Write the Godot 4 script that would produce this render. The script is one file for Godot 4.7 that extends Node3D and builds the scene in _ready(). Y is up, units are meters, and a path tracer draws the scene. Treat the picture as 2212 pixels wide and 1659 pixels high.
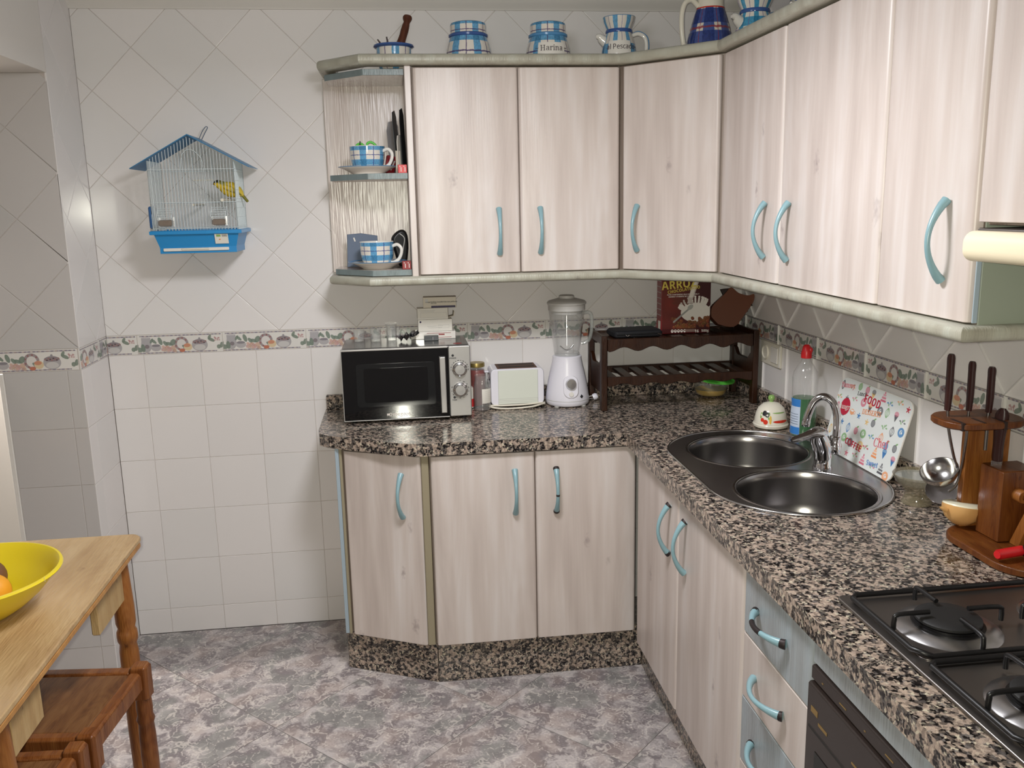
extends Node3D
# Kitchen corner: x right, y up, z towards the camera; back wall at z = 0, right wall at x = XR.
const XL := -0.123
const XR := 2.273
const CEIL := 2.325
const TOP := 0.865
const ZF := 3.75
var rng := RandomNumberGenerator.new()
var M := {}
var used := {}
var full_tiles := {}

func _ready() -> void:
	rng.seed = 11
	setup_view()
	materials()
	room()
	wall_units()
	base_units()
	sink_and_hob()
	counter_things()
	rack_things()
	shelf_things()
	pots_on_top()
	cage()
	dining()

func setup_view() -> void:
	var cam := Camera3D.new()
	cam.name = "camera"
	cam.fov = 47.06
	cam.position = Vector3(0.9427, 1.616, 3.327)
	cam.rotation = Vector3(-0.2024, -0.1234, -0.0211)
	cam.near = 0.05
	add_child(cam)
	cam.current = true
	var we := WorldEnvironment.new()
	we.name = "environment"
	var e := Environment.new()
	e.background_mode = Environment.BG_COLOR
	e.background_color = Color(0.02, 0.02, 0.02)
	e.tonemap_mode = Environment.TONE_MAPPER_LINEAR
	e.tonemap_exposure = 1.0
	e.sdfgi_enabled = true
	e.ssao_enabled = true
	e.ssil_enabled = true
	we.environment = e
	add_child(we)
	# ceiling lamp of the kitchen (its fitting is built in room())
	var a := AreaLight3D.new()
	a.name = "ceiling_lamp_light"
	a.area_size = Vector2(0.3, 0.3)
	a.light_energy = 2.05
	a.light_color = Color(0.985, 0.985, 1.0)
	a.area_range = 12.0
	a.shadow_enabled = true
	a.rotation = Vector3(-PI / 2, 0, 0)
	a.position = Vector3(1.08, 2.12, 1.45)
	add_child(a)
	# the same fitting also shines sideways through its opal drum
	var o := OmniLight3D.new()
	o.name = "ceiling_lamp_glow"
	o.light_energy = 0.26
	o.light_color = Color(0.985, 0.985, 1.0)
	o.omni_range = 12.0
	o.omni_attenuation = 2.0
	o.light_size = 0.12
	o.shadow_enabled = true
	o.position = Vector3(1.08, 2.2, 1.45)
	add_child(o)
	# unseen light added in the nook to brighten its wall, clear of the jamb
	var n := SpotLight3D.new()
	n.name = "added_nook_light"
	n.light_energy = 2.6
	n.light_color = Color(1.0, 0.97, 0.94)
	n.spot_range = 10.0
	n.spot_attenuation = 2.0
	n.spot_angle = 50.0
	n.light_size = 0.04
	n.shadow_enabled = true
	n.position = Vector3(-0.75, 1.865, 0.272)
	n.rotation = Vector3(-1.35, -0.9, 0)
	add_child(n)
	# the small lamp of the telephone that takes the picture
	var f := SpotLight3D.new()
	f.name = "phone_lamp_light"
	f.light_energy = 2.3
	f.light_color = Color(1.0, 0.99, 0.92)
	f.spot_range = 12.0
	f.spot_angle = 55.0
	f.spot_attenuation = 2.0
	f.light_size = 0.012
	f.shadow_enabled = true
	f.position = Vector3(0.925, 1.625, 3.34)
	f.rotation = Vector3(-0.2024, -0.1234, 0)
	add_child(f)

# ---------------------------------------------------------------- naming
func numbered(called: String) -> String:
	var n: int = used.get(called, 0)
	used[called] = n + 1
	return called if n == 0 else "%s_%03d" % [called, n]

func tag(o: Node3D, label: String, category: String, group := "") -> Node3D:
	o.set_meta("label", label)
	o.set_meta("category", category)
	if group:
		o.set_meta("group", group)
	return o

func thing(called: String, label: String, category: String, at: Vector3, turn := 0.0, group := "") -> Node3D:
	var o := Node3D.new()
	o.name = numbered(called)
	o.position = at
	o.rotation.y = turn
	add_child(o)
	return tag(o, label, category, group)

func obj(called: String, s, m: Material, parent: Node = null, xf := Transform3D()) -> MeshInstance3D:
	var o := MeshInstance3D.new()
	o.mesh = s if s is Mesh else s.commit()
	o.material_override = m
	o.transform = xf
	o.cast_shadow = GeometryInstance3D.SHADOW_CASTING_SETTING_ON
	if parent == null:
		o.name = numbered(called)
		add_child(o)
	else:
		o.name = called
		parent.add_child(o, true)
	return o

func struct(o: Node3D) -> Node3D:
	o.set_meta("kind", "structure")
	return o

func stuff(o: Node3D) -> Node3D:
	o.set_meta("kind", "stuff")
	return o

func copy_of(t: Node3D, at: Vector3, turn: float, label: String) -> Node3D:
	var c: Node3D = t.duplicate()
	c.name = numbered(String(t.name))
	add_child(c)
	c.position = at
	c.rotation.y = turn
	c.set_meta("label", label)
	return c

# ---------------------------------------------------------------- mesh helpers
func st() -> SurfaceTool:
	var s := SurfaceTool.new()
	s.begin(Mesh.PRIMITIVE_TRIANGLES)
	return s

func vx(s: SurfaceTool, p: Vector3, n: Vector3, uv: Vector2) -> void:
	s.set_normal(n)
	s.set_uv(uv)
	s.add_vertex(p)

func tri(s: SurfaceTool, a: Vector3, b: Vector3, c: Vector3, na: Vector3, nb: Vector3, nc: Vector3, ua := Vector2.ZERO, ub := Vector2.ZERO, uc := Vector2.ZERO) -> void:
	vx(s, a, na, ua)
	if (b - a).cross(c - a).dot(na + nb + nc) > 0.0:
		vx(s, c, nc, uc)
		vx(s, b, nb, ub)
	else:
		vx(s, b, nb, ub)
		vx(s, c, nc, uc)

func quad(s: SurfaceTool, p: Array, n: Array, u := [Vector2.ZERO, Vector2.ZERO, Vector2.ZERO, Vector2.ZERO]) -> void:
	tri(s, p[0], p[1], p[2], n[0], n[1], n[2], u[0], u[1], u[2])
	tri(s, p[0], p[2], p[3], n[0], n[2], n[3], u[0], u[2], u[3])

func flat(s: SurfaceTool, a: Vector3, b: Vector3, c: Vector3, d: Vector3, n: Vector3) -> void:
	quad(s, [a, b, c, d], [n, n, n, n], [Vector2(0, 1), Vector2(1, 1), Vector2(1, 0), Vector2(0, 0)])

func at(x: float, y: float, z: float, ry := 0.0) -> Transform3D:
	return Transform3D(Basis(Vector3.UP, ry), Vector3(x, y, z))

func euler(p: Vector3, r: Vector3) -> Transform3D:
	return Transform3D(Basis.from_euler(r), p)

# a box with rounded edges, centred on xf
func box(s: SurfaceTool, xf: Transform3D, size: Vector3, r := 0.003) -> SurfaceTool:
	var h := size * 0.5
	r = minf(r, minf(h.x, minf(h.y, h.z)) * 0.95)
	var p := func(a: int, g: Vector3) -> Vector3:
		var q := Vector3(g.x * (h.x - r), g.y * (h.y - r), g.z * (h.z - r))
		q[a] = g[a] * h[a]
		return xf * q
	var nm := func(a: int, g: Vector3) -> Vector3:
		var q := Vector3.ZERO
		q[a] = g[a]
		return (xf.basis * q).normalized()
	for a in 3:
		var b := (a + 1) % 3
		var c := (a + 2) % 3
		for sa in [-1, 1]:
			var pts := []
			var ns := []
			for k in [[-1, -1], [1, -1], [1, 1], [-1, 1]]:
				var g := Vector3.ZERO
				g[a] = sa
				g[b] = k[0]
				g[c] = k[1]
				pts.append(p.call(a, g))
				ns.append(nm.call(a, g))
			quad(s, pts, ns)
			for sb in [-1, 1]:
				var g1 := Vector3.ZERO
				g1[a] = sa
				g1[b] = sb
				g1[c] = -1
				var g2 := g1
				g2[c] = 1
				quad(s, [p.call(a, g1), p.call(a, g2), p.call(b, g2), p.call(b, g1)], [nm.call(a, g1), nm.call(a, g2), nm.call(b, g2), nm.call(b, g1)])
	for sx in [-1, 1]:
		for sy in [-1, 1]:
			for sz in [-1, 1]:
				var g := Vector3(sx, sy, sz)
				tri(s, p.call(0, g), p.call(1, g), p.call(2, g), nm.call(0, g), nm.call(1, g), nm.call(2, g))
	return s

func bx(x0: float, x1: float, y0: float, y1: float, z0: float, z1: float, r := 0.003) -> SurfaceTool:
	return box(st(), at((x0 + x1) / 2, (y0 + y1) / 2, (z0 + z1) / 2), Vector3(x1 - x0, y1 - y0, z1 - z0), r)

func addbx(s: SurfaceTool, x0: float, x1: float, y0: float, y1: float, z0: float, z1: float, r := 0.003) -> SurfaceTool:
	return box(s, at((x0 + x1) / 2, (y0 + y1) / 2, (z0 + z1) / 2), Vector3(x1 - x0, y1 - y0, z1 - z0), r)

# profile of (radius, height) pairs turned about y; crease where the profile bends sharply
func lathe(s: SurfaceTool, prof: Array, seg := 32, xf := Transform3D(), a0 := 0.0, a1 := TAU, lobes := 0, lobe_depth := 0.0) -> SurfaceTool:
	var n := prof.size()
	var dirs := []
	var acc := [0.0]
	for i in n - 1:
		var d: Vector2 = prof[i + 1] - prof[i]
		acc.append(acc[i] + d.length())
		dirs.append(Vector2(d.y, -d.x).normalized())
	var total: float = maxf(acc[n - 1], 1e-6)
	for i in n - 1:
		var d0: Vector2 = dirs[i]
		var n0 := d0
		var n1 := d0
		if i > 0 and d0.dot(dirs[i - 1]) > 0.75:
			n0 = (d0 + dirs[i - 1]).normalized()
		if i < n - 2 and d0.dot(dirs[i + 1]) > 0.75:
			n1 = (d0 + dirs[i + 1]).normalized()
		for k in seg:
			var u0 := float(k) / seg
			var u1 := float(k + 1) / seg
			var pts := []
			var ns := []
			var us := []
			for q in [[u0, 0], [u1, 0], [u1, 1], [u0, 1]]:
				var ang: float = lerpf(a0, a1, q[0])
				var pr: Vector2 = prof[i + q[1]]
				var nn: Vector2 = n0 if q[1] == 0 else n1
				var rr: float = pr.x * (1.0 + lobe_depth * cos(ang * lobes)) if lobes else pr.x
				pts.append(xf * Vector3(cos(ang) * rr, pr.y, sin(ang) * rr))
				ns.append((xf.basis * Vector3(cos(ang) * nn.x, nn.y, sin(ang) * nn.x)).normalized())
				us.append(Vector2(q[0], 1.0 - acc[i + q[1]] / total))
			if prof[i].x < 1e-5:
				tri(s, pts[0], pts[2], pts[3], ns[0], ns[2], ns[3], us[0], us[2], us[3])
			elif prof[i + 1].x < 1e-5:
				tri(s, pts[0], pts[1], pts[2], ns[0], ns[1], ns[2], us[0], us[1], us[2])
			else:
				quad(s, pts, ns, us)
	return s

func pv(a: Array) -> Array:   # [r, y, r, y, ...] to profile
	var o := []
	for i in range(0, a.size(), 2):
		o.append(Vector2(a[i], a[i + 1]))
	return o

func smooth(pts: Array, n := 6) -> Array:   # Catmull-Rom
	var o := []
	for i in pts.size() - 1:
		var p0 = pts[maxi(i - 1, 0)]
		var p1 = pts[i]
		var p2 = pts[i + 1]
		var p3 = pts[mini(i + 2, pts.size() - 1)]
		for k in n:
			var t := float(k) / n
			o.append(0.5 * (2.0 * p1 + (p2 - p0) * t + (2.0 * p0 - 5.0 * p1 + 4.0 * p2 - p3) * t * t + (3.0 * p1 - p0 - 3.0 * p2 + p3) * t * t * t))
	o.append(pts[-1])
	return o

# a swept round bar; radii is a number or one per point; squash flattens it across its own side axis
func tube(s: SurfaceTool, pts: Array, radii, seg := 8, up := Vector3(0.013, 1, 0.017), squash := 1.0, cols = null) -> SurfaceTool:
	var n := pts.size()
	var rings := []
	var nrm := []
	var tan_: Array = []
	for i in n:
		tan_.append((pts[mini(i + 1, n - 1)] - pts[maxi(i - 1, 0)]).normalized())
	var t0: Vector3 = tan_[0]
	var side: Vector3 = up.cross(t0).normalized() if absf(up.normalized().dot(t0)) < 0.98 else Vector3(1, 0.02, 0.01).cross(t0).normalized()
	for i in n:
		var t: Vector3 = tan_[i]
		side = (side - t * side.dot(t)).normalized()
		var upv: Vector3 = t.cross(side)
		var r: float = radii[i] if radii is Array else radii
		var ring := []
		var nn := []
		for k in seg + 1:
			var a := TAU * k / seg
			var d: Vector3 = side * cos(a) * squash + upv * sin(a)
			ring.append(pts[i] + d * r)
			nn.append((side * cos(a) / squash + upv * sin(a)).normalized())
		rings.append(ring)
		nrm.append(nn)
	for i in n - 1:
		for k in seg:
			if cols:
				for t3 in [[[0, 0], [1, 1], [1, 0]], [[0, 0], [0, 1], [1, 1]]]:
					var a3: Vector3 = rings[i + t3[0][0]][k + t3[0][1]]
					var b3: Vector3 = rings[i + t3[1][0]][k + t3[1][1]]
					var c3: Vector3 = rings[i + t3[2][0]][k + t3[2][1]]
					if (b3 - a3).cross(c3 - a3).dot(nrm[i][k]) > 0.0:
						t3 = [t3[0], t3[2], t3[1]]
					for q in t3:
						var co = cols[i + q[0]]
						var nv: Vector3 = nrm[i + q[0]][k + q[1]]
						s.set_color(co[1 if nv.y > 0.1 else 0] if co is Array else co)
						vx(s, rings[i + q[0]][k + q[1]], nv, Vector2.ZERO)
			else:
				var u0 := float(i) / (n - 1)
				var u1 := float(i + 1) / (n - 1)
				quad(s, [rings[i][k], rings[i][k + 1], rings[i + 1][k + 1], rings[i + 1][k]], [nrm[i][k], nrm[i][k + 1], nrm[i + 1][k + 1], nrm[i + 1][k]], [Vector2(float(k) / seg, u0), Vector2(float(k + 1) / seg, u0), Vector2(float(k + 1) / seg, u1), Vector2(float(k) / seg, u1)])
	if not cols:
		for e in [0, n - 1]:
			var nn2: Vector3 = -tan_[0] if e == 0 else tan_[n - 1]
			for k in seg:
				tri(s, pts[e], rings[e][k], rings[e][k + 1], nn2, nn2, nn2)
	return s

func ccw(p: PackedVector2Array) -> PackedVector2Array:
	if Geometry2D.is_polygon_clockwise(p):
		p.reverse()
	return p

func area(p: PackedVector2Array) -> float:
	var a := 0.0
	for i in p.size():
		a += p[i].cross(p[(i + 1) % p.size()])
	return absf(a) * 0.5

func inset(p: PackedVector2Array, d: float) -> PackedVector2Array:   # p counter-clockwise
	var o := PackedVector2Array()
	var n := p.size()
	for i in n:
		var e0 := (p[i] - p[(i + n - 1) % n]).normalized()
		var e1 := (p[(i + 1) % n] - p[i]).normalized()
		var n0 := Vector2(-e0.y, e0.x)
		var n1 := Vector2(-e1.y, e1.x)
		var m := (n0 + n1)
		o.append(p[i] + m * (d / maxf(0.25, 1.0 + n0.dot(n1))))
	return o

# polygon in the xy plane of xf pushed out along its z from 0 to depth, edges eased by bev
func extrude(s: SurfaceTool, poly: PackedVector2Array, depth: float, xf := Transform3D(), bev := 0.0, uvr := Rect2()) -> SurfaceTool:
	var p := ccw(poly.duplicate())
	var n := p.size()
	var q := inset(p, bev) if bev > 0.0 else p
	var idx := Geometry2D.triangulate_polygon(q)
	if idx.is_empty():
		q = p
		idx = Geometry2D.triangulate_polygon(p)
	var zf := (xf.basis * Vector3(0, 0, 1)).normalized()
	var P := func(v: Vector2, z: float) -> Vector3: return xf * Vector3(v.x, v.y, z)
	for k in range(0, idx.size(), 3):
		var uv := []
		for j in 3:
			uv.append(Vector2.ZERO if uvr.size.x == 0.0 else Vector2((q[idx[k + j]].x - uvr.position.x) / uvr.size.x, 1.0 - (q[idx[k + j]].y - uvr.position.y) / uvr.size.y))
		tri(s, P.call(q[idx[k]], depth), P.call(q[idx[k + 1]], depth), P.call(q[idx[k + 2]], depth), zf, zf, zf, uv[0], uv[1], uv[2])
		tri(s, P.call(q[idx[k]], 0.0), P.call(q[idx[k + 1]], 0.0), P.call(q[idx[k + 2]], 0.0), -zf, -zf, -zf, uv[0], uv[1], uv[2])
	var en := []
	for i in n:
		var e := (p[(i + 1) % n] - p[i]).normalized()
		en.append((xf.basis * Vector3(e.y, -e.x, 0)).normalized())
	for i in n:
		var j := (i + 1) % n
		var e0: Vector3 = en[(i + n - 1) % n]
		var e1: Vector3 = en[i]
		var e2: Vector3 = en[j]
		var na := (e0 + e1).normalized() if e0.dot(e1) > 0.7 else e1
		var nb := (e1 + e2).normalized() if e1.dot(e2) > 0.7 else e1
		quad(s, [P.call(p[i], bev), P.call(p[j], bev), P.call(p[j], depth - bev), P.call(p[i], depth - bev)], [na, nb, nb, na])
		if bev > 0.0:
			quad(s, [P.call(p[i], depth - bev), P.call(p[j], depth - bev), P.call(q[j], depth), P.call(q[i], depth)], [na, nb, zf, zf])
			quad(s, [P.call(p[i], bev), P.call(p[j], bev), P.call(q[j], 0.0), P.call(q[i], 0.0)], [na, nb, -zf, -zf])
	return s

func poly(a: Array) -> PackedVector2Array:
	var o := PackedVector2Array()
	for i in range(0, a.size(), 2):
		o.append(Vector2(a[i], a[i + 1]))
	return o

func rrect(x0: float, y0: float, x1: float, y1: float, r: float, k := 4) -> PackedVector2Array:
	var o := PackedVector2Array()
	for c in [[x1 - r, y1 - r, 0.0], [x0 + r, y1 - r, PI / 2], [x0 + r, y0 + r, PI], [x1 - r, y0 + r, 3 * PI / 2]]:
		for i in k + 1:
			var a: float = c[2] + PI / 2 * i / k
			o.append(Vector2(c[0] + cos(a) * r, c[1] + sin(a) * r))
	return o

# lies flat: polygon (x, z) pushed up from y0 to y1
func slab(s: SurfaceTool, p: PackedVector2Array, y0: float, y1: float, bev := 0.002) -> SurfaceTool:
	return extrude(s, p, y1 - y0, Transform3D(Basis(Vector3(1, 0, 0), Vector3(0, 0, 1), Vector3(0, 1, 0)), Vector3(0, y0, 0)), bev)

func text(parent: Node3D, called: String, words: String, height: float, xf: Transform3D, m: Material, bold := false, serif := false, bend := 0.0) -> MeshInstance3D:
	var t := TextMesh.new()
	var f := SystemFont.new()
	f.font_names = PackedStringArray(["Droid Serif" if serif else "Droid Sans"])
	f.font_weight = 700 if bold else 400
	t.font = f
	t.text = words
	t.font_size = 32
	t.pixel_size = height / 24.0
	t.depth = 0.0006
	t.curve_step = 3.0
	var mesh: Mesh = t
	if bend > 0.0:
		var am := ArrayMesh.new()
		var arr := t.surface_get_arrays(0)
		var v: PackedVector3Array = arr[Mesh.ARRAY_VERTEX]
		for i in v.size():
			var a := v[i].x / bend
			v[i] = Vector3(sin(a) * (bend + v[i].z), v[i].y, cos(a) * (bend + v[i].z) - bend)
		arr[Mesh.ARRAY_VERTEX] = v
		arr[Mesh.ARRAY_NORMAL] = null
		arr[Mesh.ARRAY_TANGENT] = null
		am.add_surface_from_arrays(Mesh.PRIMITIVE_TRIANGLES, arr)
		mesh = am
	return obj(called, mesh, m, parent, xf)

# tiles: each polygon (u, v on the plane) becomes one eased tile, its face on the plane
func tiles(parent: Node3D, called: String, o: Vector3, U: Vector3, V: Vector3, polys: Array, gap: float, ms: Array, bev := 0.0016, cell := []) -> void:
	var N := U.cross(V).normalized()
	for p0 in polys:
		var p: PackedVector2Array = inset(ccw(p0.duplicate()), gap / 2)
		if area(p) < 0.0006:
			continue
		var c := Vector2.ZERO
		for v in p:
			c += v / p.size()
		var key := ""
		for v in p:
			key += "%.4f,%.4f;" % [v.x - c.x, v.y - c.y]
		key += str(N.snapped(Vector3.ONE * 0.01))
		var mesh: Mesh = full_tiles.get(key)
		if mesh == null:
			var s := st()
			var q := inset(p, bev)
			var r := Rect2(p[0], Vector2.ZERO)
			for v in p:
				r = r.expand(v)
			if cell:
				r.position.x = cell[0] + floorf((c.x - cell[0]) / cell[1]) * cell[1]
				r.size.x = cell[1]
			var w := func(v: Vector2, d: float) -> Vector3: return U * (v.x - c.x) + V * (v.y - c.y) - N * d
			var n := p.size()
			for i in n:
				var j := (i + 1) % n
				var e := (p[j] - p[i]).normalized()
				var out_: Vector3 = (U * e.y - V * e.x).normalized()
				var k := (N + out_ * 1.6).normalized()
				quad(s, [w.call(q[i], 0.0), w.call(q[j], 0.0), w.call(p[j], bev), w.call(p[i], bev)], [N, N, k, k], [uv_in(q[i], r), uv_in(q[j], r), uv_in(p[j], r), uv_in(p[i], r)])
				quad(s, [w.call(p[i], bev), w.call(p[j], bev), w.call(p[j], 0.006), w.call(p[i], 0.006)], [out_, out_, out_, out_])
				if i > 0 and i < n - 1:
					tri(s, w.call(q[0], 0.0), w.call(q[i], 0.0), w.call(q[j], 0.0), N, N, N, uv_in(q[0], r), uv_in(q[i], r), uv_in(q[j], r))
			mesh = s.commit()
			full_tiles[key] = mesh
		obj(called, mesh, ms[rng.randi() % ms.size()], parent, Transform3D(Basis(), o + U * c.x + V * c.y))

func uv_in(v: Vector2, r: Rect2) -> Vector2:
	return Vector2((v.x - r.position.x) / r.size.x, 1.0 - (v.y - r.position.y) / r.size.y)

func clip(polys: Array, region: PackedVector2Array) -> Array:
	var o := []
	for p in polys:
		for q in Geometry2D.intersect_polygons(p, region):
			o.append(q)
	return o

func grid(x0: float, x1: float, y0: float, y1: float, ax: float, ay: float, size: float) -> Array:   # squares anchored on (ax, ay)
	var o := []
	for i in range(int(floor((x0 - ax) / size)), int(ceil((x1 - ax) / size))):
		for j in range(int(floor((y0 - ay) / size)), int(ceil((y1 - ay) / size))):
			o.append(poly([ax + i * size, ay + j * size, ax + (i + 1) * size, ay + j * size, ax + (i + 1) * size, ay + (j + 1) * size, ax + i * size, ay + (j + 1) * size]))
	return clip(o, poly([x0, y0, x1, y0, x1, y1, x0, y1]))

func diamonds(region: PackedVector2Array, ax: float, ay: float, size: float) -> Array:
	var o := []
	var h := size / sqrt(2.0)
	var r := Rect2(region[0], Vector2.ZERO)
	for v in region:
		r = r.expand(v)
	for i in range(int((r.position.x - ax) / h) - 2, int((r.end.x - ax) / h) + 3):
		for j in range(int((r.position.y - ay) / h) - 2, int((r.end.y - ay) / h) + 3):
			if (i + j) % 2 == 0:
				var c := Vector2(ax + i * h, ay + (j + 1) * h)   # lowest corner on the anchor
				o.append(PackedVector2Array([c + Vector2(0, -h), c + Vector2(h, 0), c + Vector2(0, h), c + Vector2(-h, 0)]))
	return clip(o, region)

func rect(x0: float, y0: float, x1: float, y1: float) -> PackedVector2Array:
	return poly([x0, y0, x1, y0, x1, y1, x0, y1])

# ---------------------------------------------------------------- materials
func mat(called: String, c: Color, rough := 0.5, metal := 0.0, spec := 0.5) -> StandardMaterial3D:
	var m := StandardMaterial3D.new()
	m.resource_name = called
	m.albedo_color = c
	m.roughness = rough
	m.metallic = metal
	m.metallic_specular = spec
	M[called] = m
	return m

func c8(r: int, g: int, b: int, a := 1.0) -> Color:
	return Color(r / 255.0, g / 255.0, b / 255.0, a)

func noise(sd: int, f: float, type := FastNoiseLite.TYPE_SIMPLEX_SMOOTH, oct := 3) -> FastNoiseLite:
	var n := FastNoiseLite.new()
	n.seed = sd
	n.frequency = f
	n.noise_type = type
	n.fractal_octaves = oct
	n.fractal_type = FastNoiseLite.FRACTAL_FBM if oct > 1 else FastNoiseLite.FRACTAL_NONE
	return n

func tex(im: Image) -> ImageTexture:
	return ImageTexture.create_from_image(im)

func blank(w: int, h: int, c: Color) -> Image:
	var im := Image.create_empty(w, h, false, Image.FORMAT_RGB8)
	im.fill(c)
	return im

# long-grained wood, seamless across; returns [colour, normal]
func wood(w: int, h: int, pal: Array, sd: int, knots: int, figure: float, fine_share: float) -> Array:
	var im := blank(w, h, Color.WHITE)
	var bump := blank(w, h, Color.WHITE)
	var fine := noise(sd, 26.0, FastNoiseLite.TYPE_SIMPLEX, 2)
	var broad := noise(sd + 1, 2.6, FastNoiseLite.TYPE_SIMPLEX_SMOOTH, 3)
	var arch := noise(sd + 2, 1.1, FastNoiseLite.TYPE_SIMPLEX_SMOOTH, 1)
	var g := RandomNumberGenerator.new()
	g.seed = sd
	var ks := []
	for i in knots:
		ks.append([g.randf() * w, g.randf() * h, g.randf_range(0.006, 0.014) * w, g.randf_range(0.3, 0.75)])
	for y in h:
		var v := float(y) / h
		for x in w:
			var a := TAU * x / w
			var cx := cos(a)
			var cz := sin(a)
			var f := fine.get_noise_3d(cx, v * 0.55, cz)
			var b := broad.get_noise_3d(cx, v * 1.1, cz)
			var r := absf(fposmod(arch.get_noise_3d(cx, v * 1.3, cz) * 7.0 + b * 0.5, 1.0) - 0.5) * 2.0
			var t := 0.5 + b * 0.7 + f * fine_share + (r - 0.5) * figure
			var c: Color = pal[0].lerp(pal[1], clampf(t * 2.0, 0, 1)) if t < 0.5 else pal[1].lerp(pal[2], clampf(t * 2.0 - 1.0, 0, 1))
			im.set_pixel(x, y, c)
			var gr := clampf(0.6 + f * 0.9 - maxf(0.0, 0.25 - r) * 0.8, 0, 1)
			bump.set_pixel(x, y, Color(gr, gr, gr))
	for k in ks:
		var R: float = k[2]
		for y in range(int(k[1] - R * 1.6), int(k[1] + R * 1.6)):
			for x in range(int(k[0] - R), int(k[0] + R)):
				var d := Vector2((x - k[0]) / R, (y - k[1]) / (R * 1.3)).length() + fine.get_noise_2d(x * 0.004, y * 0.004) * 0.5
				if d < 1.0 and y >= 0 and y < h:
					var xx := posmod(x, w)
					var c := im.get_pixel(xx, y)
					im.set_pixel(xx, y, c.lerp(pal[3], k[3] * (1.0 - d)))
	bump.bump_map_to_normal_map(2.0)
	return [tex(im), tex(bump)]

func wooden(called: String, t: Array, size: Vector2, off: Vector3, rough: float, tint := Color.WHITE, nrm := 0.2) -> StandardMaterial3D:
	var m := mat(called, tint, rough)
	m.albedo_texture = t[0]
	m.normal_enabled = true
	m.normal_texture = t[1]
	m.normal_scale = nrm
	m.uv1_triplanar = true
	m.uv1_scale = Vector3(1.0 / size.x, 1.0 / size.y, 1.0 / size.x)
	m.uv1_offset = off
	m.uv1_triplanar_sharpness = 8.0
	return m

func granite_image() -> ImageTexture:
	var w := 1024
	var im := blank(w, w, Color.BLACK)
	var cell := noise(5, 0.1, FastNoiseLite.TYPE_CELLULAR, 1)
	cell.cellular_return_type = FastNoiseLite.RETURN_CELL_VALUE
	cell.cellular_jitter = 1.1
	cell.domain_warp_enabled = true
	cell.domain_warp_amplitude = 13.0
	cell.domain_warp_frequency = 0.06
	cell.domain_warp_fractal_octaves = 3
	var big := noise(9, 0.05, FastNoiseLite.TYPE_CELLULAR, 1)
	big.cellular_return_type = FastNoiseLite.RETURN_CELL_VALUE
	big.domain_warp_enabled = true
	big.domain_warp_amplitude = 22.0
	big.domain_warp_frequency = 0.045
	var mott := noise(3, 0.3, FastNoiseLite.TYPE_SIMPLEX, 2)
	var a := cell.get_seamless_image(w, w, false, false, 0.08, false)
	var b := big.get_seamless_image(w, w, false, false, 0.08, false)
	var pal := [c8(16, 15, 16), c8(22, 20, 21), c8(40, 35, 34), c8(84, 76, 72), c8(130, 116, 106), c8(160, 145, 130), c8(140, 132, 126), c8(176, 158, 142), c8(198, 188, 166), c8(112, 105, 101)]
	for y in w:
		for x in w:
			var v := fposmod(a.get_pixel(x, y).r * 7.31, 1.0)
			var g := b.get_pixel(x, y).r
			var c: Color = pal[mini(int(v * 10.0), 9)]
			if g > 0.66:
				c = c.lerp(c8(182, 162, 146), 0.7)
			elif g < 0.36:
				c = c.lerp(c8(24, 22, 23), 0.45)
			c = c * (1.0 + 0.22 * mott.get_noise_2d(x, y))
			im.set_pixel(x, y, c)
	return tex(im)

func marble_image(sd: int) -> ImageTexture:
	var w := 768
	var im := blank(w, w, Color.WHITE)
	var warp := noise(sd, 0.012, FastNoiseLite.TYPE_SIMPLEX_SMOOTH, 3)
	var patch := noise(sd + 1, 0.011, FastNoiseLite.TYPE_SIMPLEX_SMOOTH, 4)
	var hue := noise(sd + 2, 0.006, FastNoiseLite.TYPE_SIMPLEX_SMOOTH, 2)
	var vein := noise(sd + 3, 0.021, FastNoiseLite.TYPE_CELLULAR, 1)
	vein.cellular_return_type = FastNoiseLite.RETURN_DISTANCE2_SUB
	var fine := noise(sd + 4, 0.09, FastNoiseLite.TYPE_SIMPLEX, 3)
	for y in w:
		for x in w:
			var wx := warp.get_noise_2d(x, y) * 46.0
			var wy := warp.get_noise_2d(x + 911, y + 377) * 46.0
			var f := fine.get_noise_2d(x, y)
			var p := patch.get_noise_2d(x + wx, y + wy) + f * 0.22
			var c := c8(156, 149, 149).lerp(c8(126, 119, 121), smoothstep(0.0, 0.3, p)).lerp(c8(186, 179, 178), smoothstep(0.02, -0.42, p))
			c = c.lerp(c8(128, 129, 126), 0.6 * smoothstep(0.05, 0.4, hue.get_noise_2d(x, y))).lerp(c8(164, 145, 137), 0.35 * smoothstep(0.1, 0.5, -hue.get_noise_2d(x, y)))
			var d := vein.get_noise_2d(x + wx * 1.2, y + wy * 1.2) + 1.0 + f * 0.1
			var wide := 0.05 + 0.16 * smoothstep(-0.15, 0.4, patch.get_noise_2d(y + 55, x - 211))
			c = c.lerp(c8(212, 205, 198), 0.62 * smoothstep(wide, wide * 0.3, d))
			im.set_pixel(x, y, c)
	return tex(im)

func blot(im: Image, cx: float, cy: float, rx: float, ry: float, c: Color, a := 1.0, ring := 0.0, turn := 0.0) -> void:
	var R := int(maxf(rx, ry)) + 1
	for y in range(maxi(int(cy) - R, 0), mini(int(cy) + R + 1, im.get_height())):
		for x in range(maxi(int(cx) - R, 0), mini(int(cx) + R + 1, im.get_width())):
			var q := Vector2(x - cx, y - cy).rotated(-turn)
			var d := Vector2(q.x / rx, q.y / ry).length()
			if d <= 1.0 and d >= ring:
				im.set_pixel(x, y, im.get_pixel(x, y).lerp(c, a))

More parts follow.
